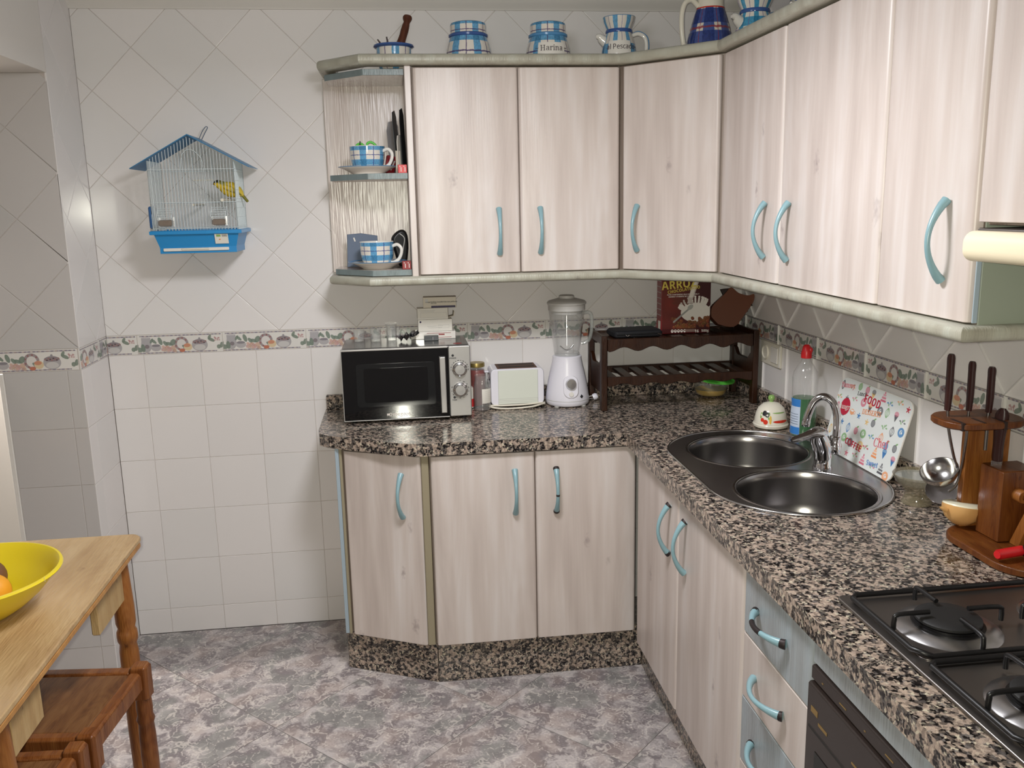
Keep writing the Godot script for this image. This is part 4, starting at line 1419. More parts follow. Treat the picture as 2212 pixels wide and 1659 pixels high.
	for i in 4:
		var q: Array = bxs[i]
		var w: float = q[2] - q[1]
		var h: float = q[4] - q[3]
		var b := thing("medicine_box", q[0], "box", Vector3((q[1] + q[2]) / 2, q[3], 0.1), q[7], "medicine boxes stacked on the microwave")
		obj("carton", box(st(), at(0, h / 2, -q[5] / 2), Vector3(w, h, q[5]), 0.0012), q[6], b)
		var f := 0.0004
		if i == 0:
			obj("print_line", box(st(), at(0.012, h - 0.006, f), Vector3(0.088, 0.0016, 0.0006), 0.0001), M.deep_red, b)
			obj("print_line", box(st(), at(0.02, 0.006, f), Vector3(0.076, 0.0016, 0.0006), 0.0001), M.deep_red, b)
			obj("print_block", box(st(), at(0.022, 0.0165, f), Vector3(0.022, 0.005, 0.0006), 0.0001), M.deep_red, b)
			obj("end_flap", box(st(), Transform3D(Basis(Vector3.UP, 0.6), Vector3(-w / 2 - 0.008, h / 2, -0.003)), Vector3(0.02, h * 0.92, 0.001), 0.0003), M.glaze_white, b)
		elif i == 3:
			obj("print_stripe", box(st(), at(0.013, 0.0042, f), Vector3(0.088, 0.0072, 0.0006), 0.0001), M.ink_navy, b)
			text(b, "lettering", "comprimidos recubiertos con película", 0.0048, at(0.006, 0.0215, f), M.ink, true)
			text(b, "lettering", "via oral", 0.0048, at(-0.022, 0.0165, f), M.ink)
			obj("print_figure", box(st(), at(-0.047, 0.026, f), Vector3(0.01, 0.014, 0.0006), 0.0001), M.grey_plastic, b)
		else:
			for k in 2:
				obj("print_line", box(st(), at(-0.02 if i == 2 else 0.0, h - 0.008 - k * 0.005 if i == 2 else 0.02 - k * 0.006, f), Vector3(0.058 - k * 0.008, 0.0013, 0.0006), 0.0001), M.grey_plastic, b)
			var fm := st()
			var X0 := -0.045 if i == 2 else 0.012
			var X1 := 0.05
			var Y0 := 0.006 if i == 2 else 0.012
			var Y1 := 0.024
			for e in [[X0, X1, Y0, Y0 + 0.0006], [X0, X1, Y1, Y1 + 0.0006], [X0, X0 + 0.0006, Y0, Y1], [X1, X1 + 0.0006, Y0, Y1]]:
				addbx(fm, e[0], e[1], e[2], e[3], 0.0, 0.0006, 0.0001)
			obj("print_frame", fm, M.grey_plastic, b)
			if i == 2:
				obj("end_flap", extrude(st(), poly([0, 0.004, 0.022, 0.009, 0.024, 0.026, 0.0215, 0.026, 0.02, 0.011, 0, 0.006]), 0.045, at(w / 2, 0, -0.048)), M.paper_cream, b)
				obj("open_end", box(st(), at(w / 2 + 0.0005, h / 2, -0.025), Vector3(0.001, h * 0.9, 0.045), 0.0003), M.rust, b)
			else:
				obj("print_dot", lathe(st(), pv([0.0035, 0.0, 0.0, 0.0005]), 12, euler(Vector3(-w / 2 + 0.009, h - 0.008, f), Vector3(PI / 2, 0, 0))), M.ink_navy, b)
	var db := thing("dark_box", "small dark grey box standing before the medicine boxes on the microwave", "box", Vector3(1.046, 1.1312, 0.142))
	obj("case", box(st(), at(0, 0.009, -0.012), Vector3(0.052, 0.018, 0.024), 0.0015), M.slate_box, db)
	obj("clasp", box(st(), at(0.006, 0.008, 0.0005), Vector3(0.004, 0.012, 0.0015), 0.0004), M.chrome, db)
	# small glasses and a foil strip on the microwave
	var gl := pv([0.0, 0.001, 0.017, 0.001, 0.018, 0.004, 0.0205, 0.055, 0.0192, 0.055, 0.0168, 0.006, 0.0, 0.006])
	for q in [[0.785, 0.09, 0.8, "short clear shot glass at the left end of the microwave top"], [0.845, 0.1, 0.85, "short clear shot glass in the middle of the three on the microwave"], [0.902, 0.085, 1.15, "taller clear shot glass nearest the foil strip on the microwave"]]:
		tag(obj("shot_glass", lathe(st(), gl, 24), M.clear, null, Transform3D(Basis().scaled(Vector3(1, q[2], 1)), Vector3(q[0], 1.1312, q[1]))), q[3], "glass", "shot glasses on the microwave")
	var fo := thing("foil_strip", "crumpled silver foil strip lying left of the medicine boxes", "foil", Vector3(0.965, 1.1312, 0.12), 0.5)
	var fs := st()
	var prev := []
	for i in 9:
		var x := (i - 4) * 0.009
		var row := []
		for j in 4:
			row.append(Vector3(x, 0.012 + 0.012 * sin(i * 1.9 + j * 2.3) + i * 0.002, (j - 1.5) * 0.011 + 0.003 * sin(i * 3.1)))
		if prev:
			for j in 3:
				var n: Vector3 = (row[j] - prev[j]).cross(prev[j + 1] - prev[j]).normalized()
				flat(fs, prev[j], row[j], row[j + 1], prev[j + 1], n if n.y > 0 else -n)
		prev = row
	obj("foil_sheet", fs, M.foil, fo)
	# jars between the microwave and the toaster
	var ja := thing("sauce_jar", "glass jar of red tomato sauce with a gold lid behind the clear jar", "jar", Vector3(1.214, TOP, 0.066))
	obj("glass", lathe(st(), pv([0.0, 0.001, 0.03, 0.001, 0.034, 0.006, 0.034, 0.118, 0.033, 0.128, 0.028, 0.14, 0.027, 0.158]), 32), M.clear, ja)
	obj("sauce", lathe(st(), pv([0.0, 0.004, 0.031, 0.005, 0.0325, 0.01, 0.0325, 0.118, 0.0315, 0.127, 0.0265, 0.139, 0.0, 0.14]), 32), M.tomato, ja)
	obj("lid", lathe(st(), pv([0.0285, 0.15, 0.0305, 0.151, 0.0305, 0.163, 0.029, 0.166, 0.0, 0.167]), 36), M.gold_lid, ja)
	var j2 := thing("clear_jar", "open empty clear jar with a white paper label beside the microwave", "jar", Vector3(1.226, TOP, 0.143))
	obj("glass", lathe(st(), pv([0.0, 0.001, 0.027, 0.001, 0.031, 0.005, 0.031, 0.095, 0.029, 0.108, 0.0265, 0.114, 0.027, 0.132, 0.0255, 0.132, 0.025, 0.114, 0.0272, 0.107, 0.0295, 0.094, 0.0295, 0.006, 0.0, 0.004]), 32), M.clear, j2)
	obj("label", lathe(st(), pv([0.0313, 0.03, 0.0316, 0.031, 0.0316, 0.083, 0.0313, 0.084]), 20, Transform3D(), 0.1, 1.7), M.paper_white, j2)
	for k in 6:
		obj("label_line", lathe(st(), pv([0.0317, 0.04 + k * 0.007, 0.0318, 0.0408 + k * 0.007]), 14, Transform3D(), 0.35, 1.35), M.grey_plastic, j2)
	var pk := thing("paper_packet", "red and white packet wedged between the microwave and the jars", "packet", Vector3(1.19, TOP, 0.1))
	obj("packet", box(st(), at(0, 0.041, 0), Vector3(0.011, 0.08, 0.03), 0.003), M.paper_white, pk)
	obj("red_band", box(st(), at(0, 0.022, 0), Vector3(0.0116, 0.036, 0.0306), 0.003), M.red_plastic, pk)
	# toaster
	var to := thing("toaster", "white two slot toaster with a browned top and a cable wound round its foot", "toaster", Vector3(1.358, TOP, 0.085))
	obj("body", extrude(st(), rrect(-0.1, 0.012, 0.1, 0.15, 0.018, 5), 0.118, at(0, 0, -0.059), 0.004), M.white_plastic, to)
	obj("front_panel", box(st(), at(0.002, 0.081, 0.0605), Vector3(0.149, 0.128, 0.005), 0.002), M.cream_enamel, to)
	for k in 3:
		obj("panel_groove", box(st(), at(0.002, 0.026 + k * 0.006, 0.0632), Vector3(0.149, 0.001, 0.0008), 0.0002), M.grey_plastic, to)
	obj("browned_top", box(st(), at(0.002, 0.1495, 0.0), Vector3(0.15, 0.004, 0.1), 0.0015), M.rust, to)
	for z in [-0.022, 0.024]:
		obj("slot", box(st(), at(0.002, 0.1513, z), Vector3(0.132, 0.001, 0.022), 0.0003), M.dark_gap, to)
	obj("lever", box(st(), at(-0.109, 0.132, -0.006), Vector3(0.018, 0.008, 0.022), 0.003), M.white_plastic, to)
	obj("side_dial", lathe(st(), pv([0.012, 0.0, 0.01, 0.01, 0.0, 0.011]), 18, euler(Vector3(-0.1, 0.1, 0.03), Vector3(0, 0, PI / 2))), M.black_plastic, to)
	for q in [[-0.08, -0.04], [0.08, -0.04], [-0.08, 0.045], [0.08, 0.045]]:
		obj("foot", lathe(st(), pv([0.0, 0.0, 0.008, 0.0, 0.009, 0.013]), 12, at(q[0], 0, q[1])), M.black_plastic, to)
	obj("cable", tube(st(), smooth([Vector3(0.106, 0.004, 0.03), Vector3(0.096, 0.012, 0.055), Vector3(0.05, 0.007, 0.075), Vector3(-0.03, 0.004, 0.078), Vector3(-0.085, 0.007, 0.07), Vector3(-0.105, 0.012, 0.05), Vector3(-0.06, 0.014, 0.066), Vector3(0.02, 0.015, 0.07), Vector3(0.08, 0.018, 0.066), Vector3(0.104, 0.012, 0.04)], 6), 0.0036, 8), M.ivory, to)
	# blender
	var bl := thing("blender", "white blender with a clear ribbed jug, grey lid and steel knob", "blender", Vector3(1.553, TOP, 0.105))
	obj("motor_base", lathe(st(), pv([0.0, 0.004, 0.078, 0.004, 0.082, 0.009, 0.083, 0.02, 0.0795, 0.05, 0.074, 0.085, 0.0655, 0.125, 0.0585, 0.155, 0.055, 0.175, 0.0545, 0.184, 0.05, 0.187, 0.0, 0.187]), 48), M.white_plastic, bl)
	obj("seam", lathe(st(), pv([0.0835, 0.0225, 0.0838, 0.0235, 0.0832, 0.0245]), 48), M.grey_plastic, bl)
	var dp := obj("dial_plate", extrude(st(), rrect(-0.028, -0.05, 0.028, 0.035, 0.026, 6), 0.006, euler(Vector3(0, 0.085, 0.069), Vector3(-0.2, 0, 0)), 0.0025), M.white_plastic, bl)
	obj("knob", lathe(st(), pv([0.0205, 0.0, 0.0205, 0.004, 0.018, 0.008, 0.0175, 0.013, 0.0, 0.0135]), 32, euler(Vector3(0.0, 0.089, 0.0745), Vector3(PI / 2 - 0.2, 0, 0))), M.steel_bright, dp)
	obj("pulse_button", lathe(st(), pv([0.009, 0.0, 0.0085, 0.003, 0.0, 0.0034]), 20, euler(Vector3(0.0, 0.052, 0.083), Vector3(PI / 2 - 0.15, 0, 0))), M.glaze_white, dp)
	for k in 5:
		var a := PI * (0.62 - k * 0.125)
		obj("dial_mark", box(st(), euler(Vector3(cos(a) * 0.034, 0.094 + sin(a) * 0.034, 0.0705 - sin(a) * 0.007 - absf(cos(a)) * 0.009), Vector3(-0.25, 0.4 * cos(a), a)), Vector3(0.006, 0.0016, 0.002), 0.0004), M.ink, bl)
	obj("emblem", box(st(), euler(Vector3(0.041, 0.04, 0.0705), Vector3(-0.1, 0.53, -0.7)), Vector3(0.011, 0.011, 0.002), 0.0006), M.ink, bl)
	for q in [[-0.055, -0.05], [0.055, -0.05], [-0.05, 0.055], [0.05, 0.055]]:
		obj("foot", lathe(st(), pv([0.0, 0.0, 0.009, 0.0, 0.01, 0.006]), 12, at(q[0], 0, q[1])), M.grey_plastic, bl)
	var jg := obj("jug", lathe(st(), pv([0.0, 0.19, 0.044, 0.19, 0.0465, 0.196, 0.05, 0.225, 0.0655, 0.352, 0.0665, 0.357, 0.064, 0.357, 0.0475, 0.222, 0.043, 0.2, 0.0, 0.198]), 48, Transform3D(), 0.0, TAU, 8, 0.035), M.clear, bl)
	obj("jug_collar", lathe(st(), pv([0.046, 0.186, 0.0475, 0.188, 0.0475, 0.195, 0.045, 0.198]), 36), M.clear_grey, jg)
	obj("jug_handle", tube(st(), smooth([Vector3(0.06, 0.345, 0.01), Vector3(0.08, 0.347, 0.016), Vector3(0.09, 0.334, 0.019), Vector3(0.091, 0.29, 0.019), Vector3(0.087, 0.262, 0.018), Vector3(0.078, 0.24, 0.014), Vector3(0.054, 0.23, 0.01)], 5), 0.0068, 10), M.clear_grey, jg)
	obj("blade", tube(st(), smooth([Vector3(-0.026, 0.222, 0.004), Vector3(-0.008, 0.207, 0.001), Vector3(0.008, 0.207, -0.001), Vector3(0.026, 0.224, -0.004)], 3), 0.003, 6), M.steel_bright, jg)
	obj("lid", lathe(st(), pv([0.058, 0.345, 0.062, 0.357, 0.069, 0.358, 0.0695, 0.378, 0.073, 0.38, 0.0735, 0.386, 0.068, 0.392, 0.035, 0.401, 0.03, 0.402, 0.028, 0.411, 0.024, 0.413, 0.0, 0.413]), 40), M.grey_plastic, bl)
	# plug lying right of the blender
	var pg := thing("plug", "white electric plug lying between the blender and the wine rack", "plug", Vector3(1.662, TOP, 0.085))
	obj("plug_body", lathe(st(), pv([0.0, 0.0, 0.012, 0.001, 0.013, 0.012, 0.009, 0.02, 0.0, 0.021]), 18, euler(Vector3(-0.006, 0.014, 0), Vector3(0.3, 0, -1.2))), M.white_plastic, pg)
	obj("pin", tube(st(), [Vector3(-0.006, 0.018, -0.008), Vector3(-0.022, 0.016, -0.01)], 0.0024, 8), M.steel, pg)
	obj("pin", tube(st(), [Vector3(-0.006, 0.012, 0.008), Vector3(-0.022, 0.01, 0.008)], 0.0024, 8), M.steel, pg)
	# covered dish by the sink
	var di := thing("butter_dish", "small round cream lidded dish painted with olives and a red pepper", "dish", Vector3(2.148, TOP, 0.6))
	obj("base", lathe(st(), pv([0.0, 0.0005, 0.045, 0.0005, 0.056, 0.006, 0.0585, 0.014, 0.056, 0.018, 0.0, 0.02]), 40), M.glaze_cream, di)
	var ld := obj("lid", lathe(st(), pv([0.0535, 0.0185, 0.0525, 0.03, 0.049, 0.05, 0.0415, 0.068, 0.026, 0.082, 0.008, 0.087, 0.0, 0.0875]), 40), M.glaze_cream, di)
	obj("knob", lathe(st(), pv([0.006, 0.085, 0.006, 0.09, 0.0105, 0.095, 0.0115, 0.102, 0.008, 0.109, 0.0, 0.111]), 24), M.glaze_green, ld)
	var dots := [[2.42, 0.056, 0.0075, 0.0085, M.black_plastic], [2.22, 0.052, 0.0075, 0.0085, M.black_plastic], [2.52, 0.034, 0.0065, 0.0065, M.glaze_red], [2.3, 0.028, 0.008, 0.008, M.glaze_red], [2.0, 0.036, 0.004, 0.014, M.glaze_yellow], [2.1, 0.048, 0.004, 0.012, M.glaze_green], [1.3, 0.03, 0.03, 0.0045, M.glaze_red], [1.35, 0.058, 0.026, 0.002, M.glaze_green], [2.65, 0.048, 0.004, 0.01, M.glaze_green]]
	for q in dots:
		var r: float = lerpf(0.0545, 0.0445, clampf((q[1] - 0.02) / 0.045, 0, 1)) + 0.0005
		var ps := st()
		var n := 8
		for k in n:   # painted spot wrapped on the lid
			var a0: float = q[0] + (k / float(n) - 0.5) * 2.0 * q[2] / r
			var a1: float = q[0] + ((k + 1) / float(n) - 0.5) * 2.0 * q[2] / r
			var h0: float = q[3] * sqrt(maxf(0.0, 1.0 - pow(k / float(n) * 2.0 - 1.0, 2)))
			var h1: float = q[3] * sqrt(maxf(0.0, 1.0 - pow((k + 1) / float(n) * 2.0 - 1.0, 2)))
			var f := func(a: float, y: float) -> Vector3:
				var rr := dish_r(y) + 0.0006
				return Vector3(cos(a) * rr, y, sin(a) * rr)
			var nn := Vector3(cos(a0), 0.35, sin(a0)).normalized()
			flat(ps, f.call(a0, q[1] - h0), f.call(a1, q[1] - h1), f.call(a1, q[1] + h1), f.call(a0, q[1] + h0), nn)
		obj("painted_mark", ps, q[4], ld)
	# washing-up liquid
	var sb := thing("soap_bottle", "clear bottle of green washing up liquid with a red cap behind the tap", "bottle", Vector3(2.2, TOP, 0.73))
	var bp := pv([0.0, 0.001, 0.034, 0.001, 0.039, 0.006, 0.0395, 0.08, 0.037, 0.11, 0.0385, 0.14, 0.0395, 0.19, 0.036, 0.212, 0.024, 0.232, 0.0145, 0.245, 0.0135, 0.262, 0.0, 0.263])
	obj("bottle", lathe(st(), bp, 36), M.clear, sb)
	obj("liquid", lathe(st(), pv([0.0, 0.004, 0.033, 0.004, 0.0375, 0.008, 0.038, 0.08, 0.0355, 0.11, 0.036, 0.128, 0.0, 0.1285]), 36), M.soap_green, sb)
	obj("cap", lathe(st(), pv([0.0145, 0.254, 0.0165, 0.255, 0.0165, 0.27, 0.015, 0.276, 0.011, 0.292, 0.006, 0.297, 0.0, 0.297]), 24), M.red_plastic, sb)
	obj("cap_lip", lathe(st(), pv([0.0, 0.0, 0.007, 0.001, 0.008, 0.01, 0.005, 0.016, 0.0, 0.017]), 14, at(0.009, 0.272, 0.006)), M.red_plastic, sb)
	var lb := obj("label", lathe(st(), pv([0.0398, 0.012, 0.0402, 0.014, 0.0402, 0.08, 0.038, 0.11, 0.0388, 0.126, 0.0385, 0.127]), 16, Transform3D(), 2.3, 3.6), M.label_pale, sb)
	obj("label_band", lathe(st(), pv([0.0403, 0.013, 0.0405, 0.014, 0.0405, 0.036, 0.0403, 0.037]), 16, Transform3D(), 2.31, 3.59), M.label_blue, lb)
	obj("label_band", lathe(st(), pv([0.0386, 0.1, 0.0384, 0.11, 0.0392, 0.126, 0.039, 0.127]), 16, Transform3D(), 2.31, 3.59), M.label_blue, lb)
	for k in 5:
		obj("label_line", lathe(st(), pv([0.0404, 0.046 + k * 0.008, 0.0406, 0.0475 + k * 0.008]), 12, Transform3D(), 2.45, 3.4), M.slate, lb)
	# printed glass board leaning on the right wall
	var cb := thing("cutting_board", "white cutting board printed with colourful food drawings leaning against the right wall", "board", Vector3(2.2, TOP, 1.05))
	var lean := Transform3D(Basis(Vector3(0, 0, 1), Vector3(0.058, 0.218, 0).normalized(), Vector3(0, 0, 1).cross(Vector3(0.058, 0.218, 0).normalized())), Vector3(0.0, 0.0022, 0))
	var rr := rrect(-0.19, 0.0, 0.19, 0.226, 0.03, 6)
	obj("panel", extrude(st(), rr, 0.005, lean * at(0, 0, -0.005), 0.0012), M.glaze_white, cb)
	var face := extrude(st(), inset(ccw(rr), 0.002), 0.0006, lean * at(0, 0, -0.0002), 0.0, Rect2(-0.19, 0.0, 0.38, 0.226))
	var pr := obj("printed_face", face, M.board_print, cb)
	for q in [["FOOD", 0.0, 0.188, 0.024, M.ink_red, true], ["DESSERTS", 0.014, 0.156, 0.0145, M.ink_orange, false], ["COFFEE", -0.028, 0.052, 0.019, M.ink_red, true], ["Chef", 0.1, 0.09, 0.024, M.ink_pink, false], ["Hungry", -0.128, 0.142, 0.014, M.ink_white, false], ["Sweet", 0.09, 0.028, 0.015, M.label_blue, false], ["Yummy", -0.145, 0.205, 0.015, M.ink_pink, false], ["Lunch", -0.06, 0.196, 0.012, M.slate_box, false]]:
		if q[0] == "Hungry":
			obj("red_spot", lathe(st(), pv([0.026, 0.0, 0.0, 0.0004]), 24, lean * euler(Vector3(q[1], q[2], 0.0004), Vector3(PI / 2, 0, 0))), M.ink_red, pr)
		text(pr, "lettering", q[0], q[3], lean * Transform3D(Basis(Vector3(0, 0, 1), -0.04 if q[5] else 0.12), Vector3(q[1], q[2] - q[3] * 0.1, 0.0011)), q[4], q[5], not q[5])
	# smoked glass coupe
	var cp2 := thing("glass_coupe", "small smoked glass dessert cup standing under the hanging ladle", "glass", Vector3(2.188, TOP, 1.385))
	obj("glass", lathe(st(), pv([0.0, 0.001, 0.034, 0.001, 0.036, 0.004, 0.03, 0.018, 0.028, 0.03, 0.034, 0.04, 0.052, 0.058, 0.06, 0.076, 0.0585, 0.0775, 0.05, 0.062, 0.032, 0.046, 0.0, 0.042]), 40), M.smoked_glass, cp2)
	obj("water", lathe(st(), pv([0.0, 0.0465, 0.031, 0.0475, 0.049, 0.062, 0.0535, 0.0705, 0.0, 0.0705]), 36), M.clear_grey, cp2)
	# wooden utensil stand
	var us := thing("utensil_stand", "brown wooden knife block with a slotted top plate on an oval base board", "knife block", Vector3(2.19, TOP, 1.72))
	obj("base_board", slab(st(), rrect(-0.078, -0.15, 0.078, 0.128, 0.076, 8), 0.0005, 0.018, 0.004), M.stand_wood, us)
	obj("back_board", box(st(), at(0.024, 0.14, -0.135), Vector3(0.105, 0.245, 0.02), 0.003), M.stand_wood_pale, us)
	var bk := obj("block", box(st(), at(0.034, 0.097, -0.062), Vector3(0.088, 0.158, 0.075), 0.004), M.stand_wood, us)
	obj("block_knob", lathe(st(), pv([0.0145, 0.0, 0.0145, 0.02, 0.013, 0.022, 0.006, 0.022, 0.0055, 0.016, 0.0, 0.016]), 20, euler(Vector3(0.028, 0.125, -0.0245), Vector3(PI / 2, 0, 0))), M.stand_wood_pale, bk)
	obj("brace", extrude(st(), poly([0.0, 0.0, 0.03, 0.0, 0.075, 0.12, 0.06, 0.13]), 0.06, Transform3D(Basis(Vector3(0, 0, 1), Vector3.UP, Vector3(-1, 0, 0)), Vector3(0.076, 0.018, -0.024)), 0.002), M.stand_wood_pale, us)
	var tp := PackedVector2Array()
	for v in rrect(-0.112, -0.17, 0.07, -0.045, 0.05, 7):
		tp.append(v)
	var pl := obj("top_plate", slab(st(), tp, 0.262, 0.278, 0.004), M.stand_wood, us)
	for k in 3:
		obj("slot", box(st(), at(-0.088 + k * 0.045, 0.27, -0.075 + k * 0.004), Vector3(0.008, 0.0172, 0.045), 0.001), M.leather_dark, pl)
	# ladle, skimmer and knife held by the stand
	var la := thing("ladle", "steel ladle with a dark handle hanging farthest left on the utensil stand", "ladle", Vector3(2.106, TOP + 0.11, 1.6), 0.0, "utensils hanging on the wooden stand")
	var hand := func(o: Node3D, y0: float, y1: float, r: float) -> void:
		obj("handle", tube(st(), smooth([Vector3(0, y0, 0), Vector3(0, lerpf(y0, y1, 0.35), 0.001), Vector3(0, lerpf(y0, y1, 0.8), 0), Vector3(0, y1, 0)], 4), [r * 0.8, r * 0.85, r * 0.9, r * 0.95, r, r, r, r, r, r * 1.05, r * 1.05, r * 0.95, r * 0.7], 12, Vector3(0, 0, 1), 0.75), M.dark_handle, o)
	hand.call(la, 0.182, 0.305, 0.0095)
	obj("rod", tube(st(), smooth([Vector3(0, 0.19, 0), Vector3(0.008, 0.14, -0.002), Vector3(0.03, 0.08, -0.012), Vector3(0.052, 0.042, -0.026)], 5), 0.0032, 8), M.steel_dull, la)
	obj("bowl", lathe(st(), pv([0.0, -0.024, 0.016, -0.0225, 0.031, -0.0135, 0.04, 0.002, 0.0415, 0.012, 0.04, 0.012, 0.0385, 0.003, 0.03, -0.012, 0.015, -0.021, 0.0, -0.0225]), 36, euler(Vector3(0.028, 0.022, -0.048), Vector3(0.25, 0, 0.5))), M.steel_bright, la)
	var sk := thing("skimmer", "steel kitchen spoon with a dark handle in the middle slot of the stand", "spoon", Vector3(2.152, TOP + 0.09, 1.606), 0.0, "utensils hanging on the wooden stand")
	hand.call(sk, 0.2, 0.308, 0.009)
	obj("rod", tube(st(), smooth([Vector3(0, 0.205, 0), Vector3(0.003, 0.12, -0.005), Vector3(0.01, 0.03, -0.03), Vector3(0.004, 0.0, -0.05)], 4), 0.003, 8), M.steel_dull, sk)
	obj("head", lathe(st(), pv([0.0, -0.004, 0.02, -0.003, 0.034, 0.002, 0.0335, 0.0035, 0.02, -0.0015, 0.0, -0.0025]), 28, euler(Vector3(-0.002, -0.006, -0.07), Vector3(0.6, 0.4, 0.6))), M.steel_bright, sk)
	var kf := thing("kitchen_knife", "large knife with a thick dark brown handle standing in the wooden block", "knife", Vector3(2.2, TOP + 0.18, 1.64), 0.0, "utensils hanging on the wooden stand")
	obj("blade", box(st(), at(0.004, -0.06, 0.0), Vector3(0.026, 0.13, 0.002), 0.0005), M.steel_bright, kf)
	obj("handle", tube(st(), smooth([Vector3(0.004, 0.004, 0), Vector3(0.004, 0.04, 0), Vector3(0.004, 0.085, 0.002), Vector3(0.008, 0.12, 0)], 4), [0.012, 0.0135, 0.0135, 0.013, 0.013, 0.0135, 0.0145, 0.0155, 0.016, 0.017, 0.0165, 0.013, 0.006], 14, Vector3(0, 0, 1), 0.7), M.dark_handle, kf)
	var k2 := thing("kitchen_knife", "slim dark handled utensil standing upright in the rightmost slot of the stand", "utensil", Vector3(2.196, TOP + 0.1, 1.61), 0.0, "utensils hanging on the wooden stand")
	hand.call(k2, 0.185, 0.285, 0.0095)
	obj("rod", tube(st(), [Vector3(0, 0.19, 0), Vector3(0, 0.1, 0)], 0.004, 8), M.steel_dull, k2)
	# half onion on the base board
	var on := thing("onion_half", "half a cut onion in its golden skin on the wooden base board", "onion", Vector3(2.165, TOP + 0.0185, 1.59))
	obj("skin", lathe(st(), pv([0.0, 0.0, 0.018, 0.003, 0.034, 0.016, 0.042, 0.034, 0.0425, 0.046]), 36, euler(Vector3(0, 0.003, 0), Vector3(-0.1, 0, -0.15))), M.onion_skin, on)
	var fl := obj("flesh", lathe(st(), pv([0.0425, 0.0455, 0.041, 0.049, 0.03, 0.0525, 0.0, 0.053]), 36, euler(Vector3(0, 0.003, 0), Vector3(-0.1, 0, -0.15))), M.onion_flesh, on)
	fl.name = "flesh"
	obj("root_tip", lathe(st(), pv([0.0, -0.004, 0.006, 0.0, 0.004, 0.012, 0.0, 0.02]), 12, euler(Vector3(-0.038, 0.042, 0.004), Vector3(0, 0, 1.1))), M.onion_skin, on)
	# red peeler
	var pe := thing("peeler", "red handled corkscrew with a black hinge lying on the base board", "corkscrew", Vector3(2.15, TOP + 0.019, 1.79), 0.25)
	obj("handle", tube(st(), [Vector3(-0.034, 0.015, -0.012), Vector3(-0.03, 0.015, -0.012), Vector3(0.03, 0.015, -0.008), Vector3(0.034, 0.015, -0.008)], [0.008, 0.0105, 0.0105, 0.008], 14), M.red_plastic, pe)
	obj("handle", tube(st(), [Vector3(0.0, 0.012, 0.05), Vector3(0.01, 0.012, 0.047), Vector3(0.055, 0.012, 0.03), Vector3(0.06, 0.012, 0.028)], [0.007, 0.012, 0.012, 0.008], 14), M.red_plastic, pe)
	obj("hinge", lathe(st(), pv([0.0, 0.004, 0.009, 0.005, 0.0095, 0.022, 0.007, 0.03, 0.0, 0.032]), 18, at(0.034, 0.002, 0.002)), M.black_plastic, pe)
	obj("bolt", lathe(st(), pv([0.0, 0.0, 0.007, 0.0, 0.007, 0.016, 0.0, 0.017]), 16, at(0.027, 0.001, 0.018)), M.steel, pe)

func dish_r(y: float) -> float:
	var p := [[0.0185, 0.0535], [0.03, 0.0525], [0.05, 0.049], [0.068, 0.0415], [0.082, 0.026]]
	for i in 4:
		if y <= p[i + 1][0]:
			return lerpf(p[i][1], p[i + 1][1], clampf((y - p[i][0]) / (p[i + 1][0] - p[i][0]), 0, 1))
	return 0.026

